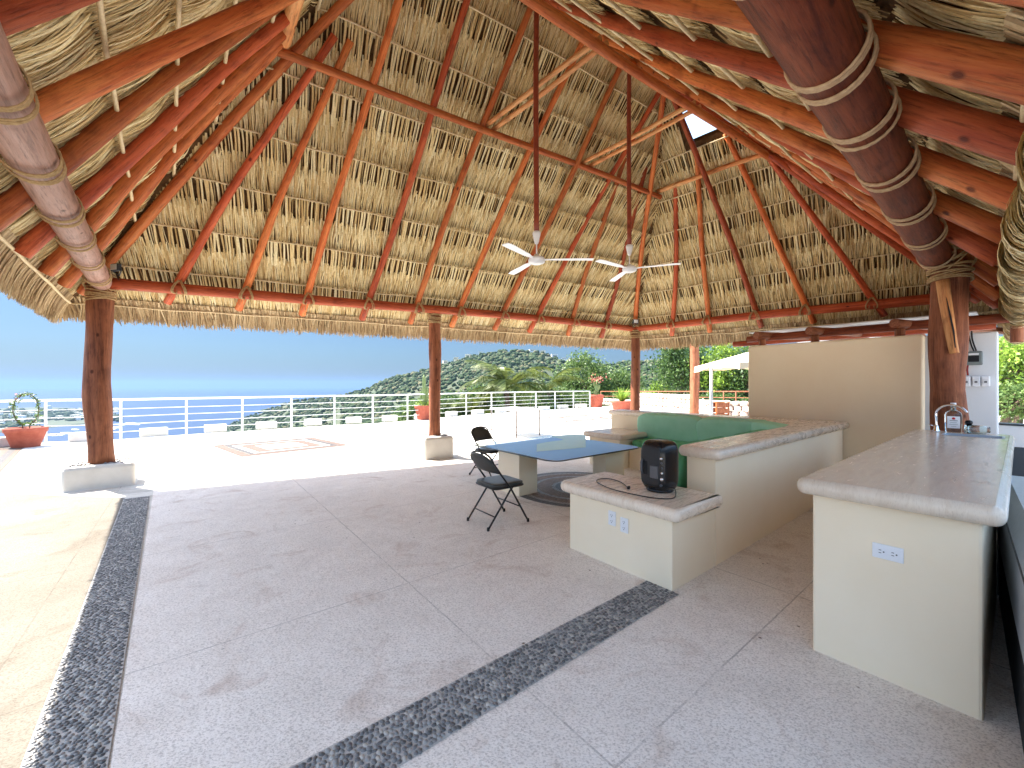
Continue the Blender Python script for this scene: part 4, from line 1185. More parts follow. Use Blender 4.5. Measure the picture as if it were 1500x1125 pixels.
b2 = thing('glass_jar', 'clear glass jar lying on its side on the counter right of the white labelled bottle', 'jar', q, TH + R(-75))
bm = bmesh.new(); prof = [(0, -.01), (.042, -.01), (.045, 0), (.045, .13), (.034, .15), (.034, .17), (.029, .17), (.029, .148), (.040, .128), (.040, .004), (0, .002)]
j = lathe('glass_body', prof, M['glass'], b2, 28, rot=(0, R(90), 0))
q = AB(6.56, .34, .983 + .112)
dk = squircle('black_pouch', .075, .06, .055, M['black_plastic'], None, q, (0, 0, TH), e=.6); tag(dk, 'small round black object resting on the lying glass jar', 'lid')

# ================================================================ walls behind the bar
wl = thing('plaster_wall', 'tall beige plastered wall behind the bench and bar counter', 'wall', AB(7.33, .77), TH)
bm = bmesh.new(); add_box(bm, 0, .22, 0, 2.07, -.02, 2.15, bev=.025, seg=3); link('wall_panel', bm_mesh('wall_panel', bm), M['plaster_wall'], wl)
w2 = thing('meter_wall', 'pale bluish white wall with an electric box behind the thick post', 'wall', AB(7.62, .16), TH)
bm = bmesh.new(); add_box(bm, 0, .2, 0, .90, -.02, 2.15, bev=.02, seg=3); link('wall_panel', bm_mesh('wall_panel', bm), M['white_wall'], w2)
# electric box: faces -a
bx = thing('breaker_box', 'grey electric breaker box with a dark window fixed on the white wall', 'electric box', AB(7.61, .352, 1.83), TH)
box('enclosure', (-.07, .0, -.072, .072, -.085, .085), M['grey_case'] if 'grey_case' in M else simple('grey_case', (.17, .20, .20), None, .5, bstr=0), bx, .012)
box('window', (-.074, -.069, -.045, .045, -.045, .030), M['dark'], bx, .003)
box('rating_label', (-.0755, -.071, -.042, .042, .038, .060), M['white_plastic'], bx, .001)
tube('cable', smooth_pts([Vector((-.03, .0, .09)), Vector((-.03, .02, .16)), Vector((-.02, .035, .24)), Vector((-.01, .05, .34))], 4), .008, M['black_metal'], bx, 8)
tube('cable', smooth_pts([Vector((-.03, -.02, .09)), Vector((-.03, .0, .17)), Vector((-.02, .015, .25)), Vector((-.01, .02, .34))], 4), .008, M['black_metal'], bx, 8)
tube('cable', smooth_pts([Vector((-.02, .05, -.085)), Vector((-.02, .055, -.14)), Vector((-.02, .05, -.21))], 4), .009, M['red_cable'] if 'red_cable' in M else simple('red_cable', (.25, .02, .02), None, .5, bstr=0), bx, 8)
for i, (b_, nm) in enumerate(((.413, 'left'), (.334, 'middle'), (.257, 'right'))):
    s_ = thing('wall_socket', ['small white wall socket nearest the thick post, under the electric box', 'small white wall socket between two others under the electric box', 'small white wall socket farthest from the thick post under the electric box'][i], 'wall socket', AB(7.61, b_, 1.545), TH, 'white wall sockets under the electric box')
    box('socket_box', (-.045, 0, -.034, .034, -.062, .062), M['white_plastic'], s_, .008)
    box('socket_face', (-.049, -.044, -.026, .026, -.035, .035), M['white_wall'], s_, .004)
    box('slot', (-.050, -.0485, -.012, .012, -.018, .004), M['grey_plastic'], s_, .001)

# rustic pergola behind the wall
pg = thing('log_pergola', 'low rustic log lean-to with pale sheet roofing above the beige wall', 'pergola', AB(7.55, .2, 2.15), TH)
def Lp(a, b, z): return Vector((a - 7.55, b - .2, z - 2.15))
log('long_beam', Lp(7.72, .0, 2.31), Lp(7.72, 3.0, 2.30), .062, .058, M['log_dark'], pg, .02, 12, sd=91)
log('long_beam', Lp(8.6, .2, 2.32), Lp(8.6, 3.6, 2.32), .06, .055, M['red_wood'], pg, .02, 12, sd=92)
for i, b_ in enumerate((2.72, 1.98, 1.02, .02)):
    log('stub_post', Lp(7.60 if i < 3 else 7.9, b_, 2.02), Lp(7.60 if i < 3 else 7.9, b_, 2.27), .055, .055, M['post'], pg, .0, 12, sd=95 + i)
    log('rafter_log', Lp(7.42, b_ + .03, 2.33), Lp(10.2, b_ - .9, 2.36), .062, .055, M['post'], pg, .02, 12, sd=99 + i)
bm = bmesh.new(); add_box(bm, .5, 3.2, .15, 2.9, .30, .315)
link('sheet_roofing', bm_mesh('sheet_roofing', bm), M['white_wall'], pg)

# steel equipment right of the counter
st = thing('steel_cooler', 'long stainless steel cooler standing tight against the inner side of the bar counter', 'cooler', AB(2.0, -.04), TH + R(3.2))
bm = bmesh.new(); pr = [(.0, .42), (.0, .76), (-.045, .875), (-.70, .875), (-.70, .42)]
rings = [[bm.verts.new((x, y, z)) for y, z in pr] for x in (0.0, 2.45)]
for i in range(5): bm.faces.new((rings[0][i], rings[0][(i + 1) % 5], rings[1][(i + 1) % 5], rings[1][i]))
bm.faces.new(rings[0]); bm.faces.new(rings[1])
st_b = link('steel_body', bm_mesh('steel_body', bm), M['steel'], st)
box('plinth', (.0, 2.44, -.62, -.006, 0, .42), M['dark'], st, .01)  # widened near-black block standing for the dark space under the body
box('lid_gasket', (-.004, 2.454, -.705, .004, .745, .757), M['dark_metal'], st, .001)

# ================================================================ railing and kerb blocks
rl = thing('terrace_railing', 'long white metal railing with four wires following the curved terrace edge', 'railing', (RAIL[0].x, RAIL[0].y, 0))
ro = Vector((RAIL[0].x, RAIL[0].y, 0))
HR = 1.08
for i, p in enumerate(RAIL):
    d = (RAIL[min(i + 1, len(RAIL) - 1)] - RAIL[max(i - 1, 0)]); a = math.atan2(d.y, d.x)
    w = .028 if p.y < 20 else .034
    box('railing_post', (-w, w, -w * .5, w * .5, 0, HR), M['white_paint'], rl, .004, loc=p - ro, rot=(0, 0, a))
top = [p - ro + Vector((0, 0, HR + .02)) for p in RAIL]
tube('top_rail', top, .030, M['white_paint'], rl, 10)
for k, z in enumerate((.22, .43, .64, .85)):
    tube('wire', [p - ro + Vector((0, 0, z)) for p in RAIL], .011, M['white_paint'], rl, 6)
# a low plinth that the posts stand on
blk = [(0, 13, 655), (100, 130, 647), (208, 245, 639), (300, 332, 633), (377, 407, 628), (447, 473, 623), (507, 531, 620), (562, 585, 617), (610, 626, 614), (655, 673, 610), (693, 712, 607), (728, 744, 604.5), (763, 778, 602.5), (793, 806, 601), (820, 833, 598.5), (846, 860, 597)]
def near_txt(x):
    if x < 30: return 'pale stone block at the railing behind the wide flower pot, leftmost of the row'
    return None
texts = ['pale stone block at the railing just left of the tall post at the left', 'pale stone block at the railing first to the right of the tall left post', 'pale stone block at the railing second to the right of the tall left post',
         'pale stone block at the railing third to the right of the tall left post', 'pale stone block at the railing fourth to the right of the tall left post', 'pale stone block at the railing, third to the left of the post behind the chairs',
         'pale stone block at the railing, second to the left of the post behind the chairs', 'pale stone block at the railing touching the cactus pot', 'pale stone block at the railing first to the right of the post behind the chairs',
         'pale stone block at the railing second right of the post behind the chairs', 'pale stone block at the railing above the left part of the white folding table', 'pale stone block at the railing above the right part of the white folding table',
         'pale stone block at the railing just right of the white folding table', 'pale stone block at the railing, second to the left of the railing end pot', 'pale stone block at the railing, first to the left of the railing end pot']
b_proto = None
for i, (x0, x1, yb) in enumerate(blk):
    P, Q = gp(x0, yb + .5), gp(x1, yb - .2)
    lab = near_txt(x0) or texts[i - 1]
    # face the terrace along the railing direction
    seg = min(range(len(RAIL) - 1), key=lambda k: (RAIL[k] + RAIL[k + 1] - P - Q).length)
    d = RAIL[seg + 1] - RAIL[seg]; a = math.atan2(d.y, d.x); c = (P + Q) / 2
    wid = max(.34, (Q - P).length * .95 if i else .5)
    n_ = Vector((-math.sin(a), math.cos(a), 0)); c = c + n_ * .13
    o = box('stone_block', (-wid / 2, wid / 2, -.13, .13, 0, .235), M['block'], None, .018, 3, loc=(c.x, c.y, 0), rot=(0, 0, a + R(random.uniform(-2, 2))))
    tag(o, lab, 'stone block', 'pale stone blocks set along the railing')

# ================================================================ pots and plants
def pot(name_label, loc, r_top, r_bot, h, plant, rz=0.0, cat='potted plant'):
    t = thing('potted_plant', name_label, cat, loc, rz)
    prof = [(0, .0), (r_bot, 0), (r_bot * 1.02, .01), (r_top * .93, h * .74), (r_top * .95, h * .76), (r_top * 1.0, h * .78), (r_top * 1.02, h * .98), (r_top * 1.0, h), (r_top * .91, h), (r_top * .88, h * .86), (0, h * .86)]
    lathe('pot', prof, M['terracotta'], t, 36)
    lathe('soil', [(0, h * .88), (r_top * .895, h * .875)], M['soil'], t, 24)
    plant(t, h * .87)
    return t

def leaf_quads(C, size, spread_n=None, mat=None, aspect=.55, up=.3):
    """bent leaves at points C (n,3)"""
    n = len(C); d = RNG.normal(0, 1, (n, 3)); d[:, 2] += up; d = unit(d)
    s = unit(np.cross(d, RNG.normal(0, 1, (n, 3)))); nr = np.cross(d, s)
    sz = size * RNG.uniform(.6, 1.3, (n, 1))
    p0 = C - d * sz * .5; p1 = C + s * sz * aspect * .5 + nr * sz * .08; p2 = C + d * sz * .5 - nr * sz * .1; p3 = C - s * sz * aspect * .5 + nr * sz * .08
    V = np.stack([p0, p1, p2, p3], 1).reshape(-1, 3)
    return V, np.arange(n * 4).reshape(-1, 4)

def wreath(t, z0):
    ring = [Vector((.27 * math.sin(a) * (1.0 if abs(a) < 2.6 else .8), 0, z0 + .50 + .38 * math.cos(a))) for a in [-2.75 + 5.5 * k / 26 for k in range(27)]]
    tube('stem', [Vector((-.05, 0, z0 - .05))] + ring + [Vector((.07, 0, z0 - .05))], .011, M['bark'], t, 6)
    C = np.array([ring[i % 27] for i in range(27 * 15)]) + RNG.normal(0, .028, (27 * 15, 3))
    V, Q = leaf_quads(C, .055); link('foliage', qmesh('foliage', V, Q), M['leaf_mid'], t)
    C = np.array([ring[RNG.integers(2, 25)] for i in range(38)]) + RNG.normal(0, .03, (38, 3))
    V, Q = leaf_quads(C, .035, aspect=1); link('white_flowers', qmesh('white_flowers', V, Q), M['flower_white'], t)
    C = np.array([ring[9 + RNG.integers(0, 3)] for i in range(10)]) + RNG.normal(0, .03, (10, 3))
    V, Q = leaf_quads(C, .045, aspect=1); link('red_flowers', qmesh('red_flowers', V, Q), M['flower_red'], t)
q = gp(38, 654.5); pot('wide terracotta bowl with a thorny plant trained into a wreath with small flowers', q, .36, .23, .47, wreath, .15)
def cactus(t, z0):
    for (x, y, h_, r_) in ((0, 0, 1.45, .085), (.12, .04, .95, .07), (-.13, .03, .75, .06)):
        bm = bmesh.new(); rings = []
        for i in range(12):
            k = i / 11; r = r_ * (1 - .35 * k) * (1 + .12 * math.sin(i * 2.4)) * (0.35 if i == 11 else 1)
            rings.append([bm.verts.new((x + r * (1 + .22 * math.cos(5 * 2 * math.pi * j / 20)) * math.cos(2 * math.pi * j / 20), y + r * (1 + .22 * math.cos(5 * 2 * math.pi * j / 20)) * math.sin(2 * math.pi * j / 20), z0 - .04 + h_ * k)) for j in range(20)])
        for a_, b_ in zip(rings, rings[1:]):
            for j in range(20): bm.faces.new((a_[j], a_[(j + 1) % 20], b_[(j + 1) % 20], b_[j]))
        bm.faces.new(rings[-1]); link('cactus_column', bm_mesh('cactus_column', bm), M['cactus'], t, smooth=True)
    C = np.array([0, 0, z0 + .15]) + RNG.normal(0, 1, (160, 3)) * np.array([.2, .2, .1]); V, Q = leaf_quads(C, .10, up=1); link('foliage', qmesh('foliage', V, Q), M['leaf_lime'], t)
M['cactus'] = simple('cactus_green', (.10, .16, .06), (.22, .28, .10), .7, 14, .3, 40)
q = gp(621, 614.5); pot('terracotta pot with a tall ribbed cactus standing beside the post behind the chairs', q, .40, .27, .62, cactus)
def prickly(t, z0):
    rnd = random.Random(4)
    for i in range(7):
        o = squircle('cactus_pad', .28, .06, .42, M['cactus'], t, (rnd.uniform(-.16, .16), rnd.uniform(-.1, .1), z0 + .2 + i * .13), (rnd.uniform(-.3, .3), rnd.uniform(-.5, .5), rnd.uniform(0, 3)), e=.9, nu=16, nv=10)
    C = np.array([0, 0, z0 + 1.15]) + RNG.normal(0, 1, (90, 3)) * np.array([.28, .2, .12]); V, Q = leaf_quads(C, .11, aspect=.9); link('red_blooms', qmesh('red_blooms', V, Q), simple('salmon_blooms', (.40, .12, .08), None, .6, bstr=0), t)['kind'] = 'stuff'
q = gp(874, 596.5); pot('terracotta pot with a flowering cactus where the white railing ends', q, .48, .34, .84, prickly)
def grassy(t, z0):
    n = 170; az = RNG.uniform(0, 6.28, n); tilt = RNG.uniform(.05, .7, n); Ln = RNG.uniform(.5, 1.15, n); k = np.linspace(0, 1, 6)
    dirs = np.stack([np.cos(az), np.sin(az)], 1)
    rr = (Ln * np.sin(tilt))[:, None] * k + .12 * k ** 2; zz = z0 + (Ln * np.cos(tilt))[:, None] * (k - .18 * k ** 2)
    P = np.concatenate([dirs[:, None, :] * (rr[:, :, None] + .05), zz[:, :, None]], 2)
    side = np.stack([-dirs[:, 1], dirs[:, 0], np.zeros(n)], 1); nr = np.tile([0, 0, 1.], (n, 1))
    V, Q = ribbons(P, side, nr, .045 * (1 - k ** 2 * .85)[None, :] + np.zeros((n, 1)), .2)
    link('foliage', qmesh('foliage', V, Q), M['leaf_lime'], t)
q = gp(911, 601); pot('low reddish pot with spiky grass-like leaves left of the far corner post', q, .62, .50, .55, grassy)

# ================================================================ trees
def tree(name, loc, crown, rad, n_leaf, leaf, mat, label, trunk_r=.16, clumps=46, cat='tree', group=None, limbs=6, sd=1, flat=1.0):
    """loc ground point; crown centre (world z); rad (rx, ry, rz)"""
    t = thing(name, label, cat, loc, 0, group); rnd = random.Random(sd); o_ = Vector(loc); cc = Vector(crown) - o_
    bm = bmesh.new()
    mid = Vector((cc.x * .4 + rnd.uniform(-.2, .2), cc.y * .4, cc.z * .55))
    add_tube(bm, smooth_pts([Vector((0, 0, -.3)), mid, cc + Vector((0, 0, rad[2] * .3))], 5), [trunk_r * (1 - .07 * i) for i in range(11)], 8)
    cents = []
    for i in range(clumps):
        while True:
            v = Vector((rnd.gauss(0, 1), rnd.gauss(0, 1), rnd.gauss(0, 1))).normalized()
            if v.z > -.75: break
        q_ = rnd.uniform(.45, 1.0) * (1 + .28 * noise.noise(v * 1.7 + Vector((sd, 0, 0))))
        cents.append(cc + Vector((v.x * rad[0], v.y * rad[1], v.z * rad[2])) * q_)
    for c_ in cents[:limbs * 3]:
        st_ = mid.lerp(cc, rnd.uniform(.2, .9)); b_ = (st_ + c_) / 2 + Vector((0, 0, .12 * rad[2]))
        add_tube(bm, smooth_pts([st_, b_, c_], 3), [trunk_r * .42, trunk_r * .36, trunk_r * .3, trunk_r * .25, trunk_r * .2, trunk_r * .14, trunk_r * .08], 5)
    link('trunk', bm_mesh('trunk', bm), M['bark'], t, smooth=True)
    per = max(4, n_leaf // clumps); Cs = []
    for c_ in cents:
        s_ = np.array(rad) * rnd.uniform(.13, .26)
        Cs.append(np.array(c_) + RNG.normal(0, 1, (per, 3)) * s_)
    V, Q = leaf_quads(np.concatenate(Cs), leaf, up=.2)
    link('crown', qmesh('crown', V, Q), M[mat], t)
    return t

def gz(x, y):  # garden level below the terrace edge
    return -4.5
TG = 'trees growing beyond the terrace'
def tr(px, py, d, rx, rz, n, leaf, mat, label, sd, ry=None, **k):
    c = pd(px, py, d); r = (rx, ry or rx, rz)
    return tree(k.pop('name', 'broadleaf_tree'), (c.x + .2, c.y + .3, k.pop('g', -5)), c, r, n, leaf, mat, label, sd=sd, group=TG, **k)
tr(855, 560, 40, 2.6, 2.7, 6500, .26, 'leaf_mid', 'rounded grey green tree rising above the railing left of the far corner post', 1)
tr(908, 566, 42, 2.2, 2.0, 4500, .26, 'leaf_mid', 'smaller olive green tree just left of the far corner post', 2)
tr(1000, 545, 34, 2.6, 2.9, 7500, .24, 'leaf_dark', 'tall dark green tree right of the far corner post', 3, clumps=60)
tr(1062, 548, 32, 2.6, 2.6, 6500, .24, 'leaf_lime', 'bright green tree behind the slim wooden post and cream parasol', 4)
tr(1090, 552, 30, 2.0, 2.2, 5500, .22, 'leaf_dark', 'dark tree under the cream parasol beside the beige wall', 5)
tr(962, 578, 36, 1.4, 1.1, 2500, .20, 'leaf_lime', 'low lime green bush between the far corner post and the tall dark tree', 6, name='bush', cat='bush')
tr(612, 612, 27, 1.5, 1.0, 3800, .17, 'leaf_mid', 'leafy olive bush beyond the railing left of the post behind the chairs', 7, name='bush', cat='bush')
tr(665, 600, 28, 1.7, 1.0, 4200, .17, 'leaf_dark', 'dark leafy bush beyond the railing right of the post behind the chairs', 8, name='bush', cat='bush')
tr(708, 592, 30, 1.5, 1.4, 3800, .20, 'leaf_mid', 'leafy bush under the left side of the palm', 9, name='bush', cat='bush')
tr(772, 596, 32, 2.3, 1.5, 4600, .20, 'leaf_dark', 'dense dark bush beyond the railing below the palm', 10, name='bush', cat='bush')
tr(812, 588, 35, 1.7, 1.2, 4000, .20, 'leaf_mid', 'green bush beyond the railing right of the palm', 11, name='bush', cat='bush')
tr(850, 594, 36, 1.9, 1.2, 3800, .20, 'leaf_mid', 'green bush beyond the railing at the pot with the flowering cactus', 12, name='bush', cat='bush')
tr(905, 590, 38, 2.2, 1.1, 3800, .20, 'leaf_mid', 'olive bush behind the pot with spiky leaves', 13, name='bush', cat='bush')
tr(1060, 588, 30, 2.4, .8, 3800, .20, 'leaf_dark', 'low dark hedge-like bush behind the brown rail', 14, name='bush', cat='bush')
tr(1492, 548, 13.5, 1.3, 1.3, 5200, .13, 'leaf_lime', 'bright yellow green tree at the right beside the meter wall', 15, g=0)
tr(1540, 560, 13.0, 1.3, 1.3, 4200, .13, 'leaf_mid', 'darker green tree beyond the bar at the far right', 16, g=0)
tr(1478, 592, 12.5, .9, .55, 3400, .11, 'leaf_mid', 'low green shrub over the white parapet at the far right', 17, name='bush', cat='bush', g=0)

def palm(loc, crown, L_, n, label, sd, rz0=0):
    t = thing('palm_tree', label, 'palm tree', loc, 0, TG); rnd = random.Random(sd); cc = Vector(crown) - Vector(loc)
    tube('trunk', smooth_pts([Vector((0, 0, -.3)), Vector((.15, .1, cc.z * .5)), cc], 4), .17, M['bark'], t, 10)
    for i in range(n):
        az = rz0 + 2 * math.pi * i / n + rnd.uniform(-.2, .2); el = rnd.uniform(-.1, 1.25); k = np.linspace(0, 1, 14)
        l_ = L_ * rnd.uniform(.8, 1.1); hor = np.cumsum(np.cos(el - 1.35 * k ** 1.3)) * l_ / 14; ver = np.cumsum(np.sin(el - 1.35 * k ** 1.3)) * l_ / 14
        P = np.stack([math.cos(az) * hor, math.sin(az) * hor, ver], 1) + np.array(cc)
        acc = Acc(); tang = unit(np.gradient(P, axis=0)); sd_ = unit(np.cross(tang, [0, 0, 1.0])); 
        m_ = 46; kk = np.linspace(.08, .99, m_); idx = kk * 13; B = np.stack([np.interp(idx, np.arange(14), P[:, j]) for j in range(3)], 1)
        Tg = unit(np.stack([np.interp(idx, np.arange(14), tang[:, j]) for j in range(3)], 1)); Sd = unit(np.stack([np.interp(idx, np.arange(14), sd_[:, j]) for j in range(3)], 1))
        for s_ in (-1, 1):
            ll = l_ * .30 * np.sin(np.pi * (.12 + .80 * kk)) * RNG.uniform(.85, 1.1, m_)
            dr = unit(Sd * s_ * .8 + Tg * .75 + RNG.normal(0, .07, (m_, 3)))
            q_ = np.linspace(0, 1, 4)
            PP = B[:, None, :] + dr[:, None, :] * (ll[:, None] * q_)[:, :, None] - np.array([0, 0, 1.0]) * ((ll[:, None] * .38) * q_ ** 2)[:, :, None]
            V, Fq = ribbons(PP, unit(np.cross(dr, [0, 0, 1.0])) * .6 + np.array([0, 0, .5]), np.tile([0, 0, 1.], (m_, 1)), .085 * (1 - .8 * q_)[None, :] + np.zeros((m_, 1)), .2); acc.add(V, Fq)
        V, Fq = ribbons(P[None], sd_[:1], np.array([[0, 0, 1.]]), np.full((1, 14), .04), .5); acc.add(V, Fq)
        link('frond', acc.mesh('frond'), M['leaf_palm'], t)
    return t
c_ = pd(742, 572, 27); palm((c_.x, c_.y, -4.5), c_, 3.5, 26, 'feathery palm tree rising over the railing behind the glass table', 1)
c_ = pd(803, 574, 33); palm((c_.x, c_.y, -4.5), c_, 3.2, 16, 'second smaller palm with arching fronds right of the feathery palm', 2, .4)
c_ = pd(690, 606, 26); palm((c_.x, c_.y, -4.5), c_, 2.4, 16, 'low yellowish palm beyond the railing left of the feathery palm', 3, .9)

# ================================================================ things at the right end of the terrace
pr_ = thing('parasol', 'cream canvas parasol on a grey pole left of the beige wall', 'parasol', tuple(pd(1042, 604, 12.0).xy) + (0,))
zt = pd(1042, 536, 12.0).z
tube('pole', [(0, 0, 0), (0, 0, zt)], .045, M['steel'], pr_, 12)
bm = bmesh.new(); cx_, cy_ = 1.3, -.2; n_ = 4; half = 1.30; apex = bm.verts.new((cx_, cy_, zt + .48)); prev = []
ringv, ringl = [], []
for i in range(32):
    k = i / 8; s_ = int(k); f_ = k - s_; cor = [(-half, -half), (half, -half), (half, half), (-half, half)]
    x = cor[s_][0] + (cor[(s_ + 1) % 4][0] - cor[s_][0]) * f_; y = cor[s_][1] + (cor[(s_ + 1) % 4][1] - cor[s_][1]) * f_
    sag = .10 * math.sin(math.pi * f_)
    ringv.append(bm.verts.new((cx_ + x, cy_ + y, zt + .02 + sag * .2))); ringl.append(bm.verts.new((cx_ + x * 1.01, cy_ + y * 1.01, zt - .16 + sag + .03 * math.sin(i * 1.7))))
for i in range(32):
    j = (i + 1) % 32; bm.faces.new((apex, ringv[i], ringv[j])); bm.faces.new((ringv[i], ringl[i], ringl[j], ringv[j]))
link('canopy', bm_mesh('canopy', bm), M['canvas'], pr_)

def rubble_wall(label, pts, z0, z1, th, name='stone_wall'):
    t = thing(name, label, 'wall', (pts[0][0], pts[0][1], 0)); o_ = Vector((pts[0][0], pts[0][1], 0)); rnd = random.Random(len(label))
    bm = bmesh.new()
    for (x0, y0, h0), (x1, y1, h1) in zip(pts, pts[1:]):
        d = Vector((x1 - x0, y1 - y0, 0)); L_ = d.length; d.normalize(); s_ = Vector((-d.y, d.x, 0)); n = max(2, int(L_ / .34))
        hmax = max(h0, h1)
        for r_ in range(max(1, int(hmax / .24))):
            for i in range(n):
                k = (i + .5 + (r_ % 2) * .3) / n; h_ = h0 + (h1 - h0) * k
                if r_ * .24 > h_: continue
                c = Vector((x0, y0, 0)) + d * (k * L_) - o_ + Vector((0, 0, r_ * .24 + .12)) + s_ * rnd.uniform(-.03, .03)
                q_ = bmesh.ops.create_icosphere(bm, subdivisions=2, radius=1)
                sx, sy, sz = .19 * rnd.uniform(.85, 1.15), th / 2, .135 * rnd.uniform(.9, 1.1); of = Vector((rnd.uniform(0, 50), 0, 0))
                for v in q_['verts']:
                    w = Vector((math.copysign(abs(v.co.x) ** .6, v.co.x) * sx, math.copysign(abs(v.co.y) ** .6, v.co.y) * sy, math.copysign(abs(v.co.z) ** .6, v.co.z) * sz)) * (1 + .18 * noise.noise(v.co * 1.5 + of))
                    v.co = c + d * w.x + s_ * w.y + Vector((0, 0, w.z))
    link('stonework', bm_mesh('stonework', bm), M['stone_wall'], t, smooth=False); return t
W_ = lambda px, d: pd(px, 600, d)
rubble_wall('pale pinkish field stone retaining wall beyond the bench right of the far corner post', [(W_(938, 27).x, 27, .9), (W_(965, 25).x, 25, 1.15), (W_(1015, 22).x, 22, .75), (W_(1060, 20).x, 20, .70), (W_(1110, 19).x, 19, .75)], 0, 1, .5)
rubble_wall('low reddish rock border behind the pot with spiky leaves', [(W_(884, 31).x, 31, .7), (W_(905, 29).x, 29, .5), (W_(935, 27.5).x, 27.5, .4)], 0, 1, .6, 'rock_border')
rf = thing('brown_railing', 'thin reddish brown metal rail on top of the pale stone wall', 'railing', (W_(880, 33).x, 33, 0)); ro2 = Vector(rf.location)
rp = [W_(880, 33), W_(925, 31), W_(965, 29), W_(1015, 27), W_(1060, 25.5), W_(1078, 25), W_(1120, 24)]
zr = lambda y: EYE + (564 - 573.5) / F * y
tube('top_rail', [Vector((p.x, p.y, zr(p.y))) - ro2 for p in rp], .035, M['post'], rf, 8)
tube('lower_rail', [Vector((p.x, p.y, zr(p.y) - .38)) - ro2 for p in rp], .022, M['post'], rf, 8)
for p in rp: tube('rail_post', [Vector((p.x, p.y, 0)) - ro2, Vector((p.x, p.y, zr(p.y))) - ro2], .035, M['post'], rf, 8)
# wooden crate and white chair past the slim post
q = pd(1055, 606, 15.5); cr = thing('wooden_crate', 'square brown wooden crate on the terrace right of the slim wooden post', 'crate', (q.x, q.y, 0))
for k in range(4): box('slat', (-.24, .24, -.22, -.20, .02 + k * .21, .20 + k * .21), M['post'], cr, .004)
for k in range(4): box('slat', (-.24, .24, .20, .22, .02 + k * .21, .20 + k * .21), M['post'], cr, .004)
for s_ in (-1, 1):
    for u_2 in (-1, 1): box('corner_post', (s_ * .225 - .025, s_ * .225 + .025, u_2 * .17 - .025, u_2 * .17 + .025, 0, .84), M['rafter'], cr, .003)
box('lid', (-.26, .26, -.23, .23, .845, .865), M['pale_wood'], cr, .004)
q = pd(1032, 604, 17.0); wc = thing('garden_chair', 'white slatted garden chair beside the slim wooden post', 'garden chair', (q.x, q.y, 0), R(20))
for s_ in (-1, 1):
    tube('leg', [(s_ * .24, -.22, 0), (s_ * .24, -.22, .42)], .02, M['white_paint'], wc, 8); tube('leg', [(s_ * .24, .24, 0), (s_ * .24, .22, .45), (s_ * .23, .32, .92)], .02, M['white_paint'], wc, 8)
box('seat', (-.26, .26, -.26, .26, .41, .45), M['white_paint'], wc, .01)
for k in range(5): box('back_slat', (-.20 + k * .09, -.16 + k * .09, .27, .29, .46, .88), M['white_paint'], wc, .004)
# white parapet at the far right
w3 = thing('white_parapet', 'low white parapet with a dark top and small teal plate at the far right', 'wall', (AB(9.3, 1.35).x, AB(9.3, 1.35).y, 0), TH - R(12))
box('parapet_wall', (0, .22, -5.5, .0, -.02, .93), M['white_wall'], w3, .01)
box('dark_coping', (-.01, .23, -5.52, .02, .93, .955), M['dark_metal'], w3, .004)
box('teal_plate', (-.008, 0, -.86, -.70, .66, .77), simple('teal_plate', (.08, .40, .36), None, .5, bstr=0), w3, .002)

# ================================================================ land, forest, sea
SEA = -150.0
def elev(px):
    """elevation (pixels above the eye line) of the mountain skyline for a photo column"""
    xs = [-400, 250, 330, 353, 433, 500, 544, 567, 600, 628, 662, 700, 744, 790, 817, 850, 885, 940, 1000, 1100, 1250, 1450, 1700, 2000]
    ys = [-90, -80, -62, -50, -22, -16, -4, 8, 15, 22, 34, 44, 50, 48, 38, 30, 28, 34, 36, 38, 42, 60, 70, 70]
    return float(np.interp(px, xs, ys))
def dist_(px):
    return float(np.interp(px, [-400, 353, 433, 544, 700, 800, 1000, 1450], [1500, 1500, 1250, 1000, 900, 850, 620, 380]))
def ground_z(px, r):
    D = dist_(px); e = elev(px)
    zt = EYE + e / F * D
    x = (px - 750) / F * r
    if r <= D:
        k = r / D
        z0 = -7.0; valley = -75 * math.sin(math.pi * min(1, k * .9)) * (1 if px > 300 else 1.2)
        z = z0 + (zt - z0) * k ** 1.5 + valley * (1 - k ** 3) * (.55 if px > 500 else .9)
        # never above the line of sight to the skyline
        z = min(z, EYE + (e - 4) / F * r) if k < .97 else z
    else:
        z = zt - (r - D) * .55
    z += 9 * noise.noise(Vector((x * .006, r * .006, 3))) * min(1, r / 300) * (1 if r < D * .95 else .4)
    return max(z, SEA - 6)
pxs = np.linspace(-420, 2000, 150); rs = np.concatenate([np.linspace(12, 90, 8), np.geomspace(110, 2600, 70)])
V = []
for px in pxs:
    for r in rs:
        y = r; V.append(((px - 750) / F * y, y, ground_z(px, r) if r > 40 else -6.0 - (r < 30) * 0))
nR = len(rs); Q = [(i * nR + j, (i + 1) * nR + j, (i + 1) * nR + j + 1, i * nR + j + 1) for i in range(len(pxs) - 1) for j in range(nR - 1)]
me = bpy.data.meshes.new('hills'); me.from_pydata(V, [], Q)
M['hill'] = simple('hill_ground', (.030, .050, .022), (.060, .065, .035), .95, .02, 0, 1)
hl = tag(link('hills', me, M['hill'], smooth=True), kind='structure')
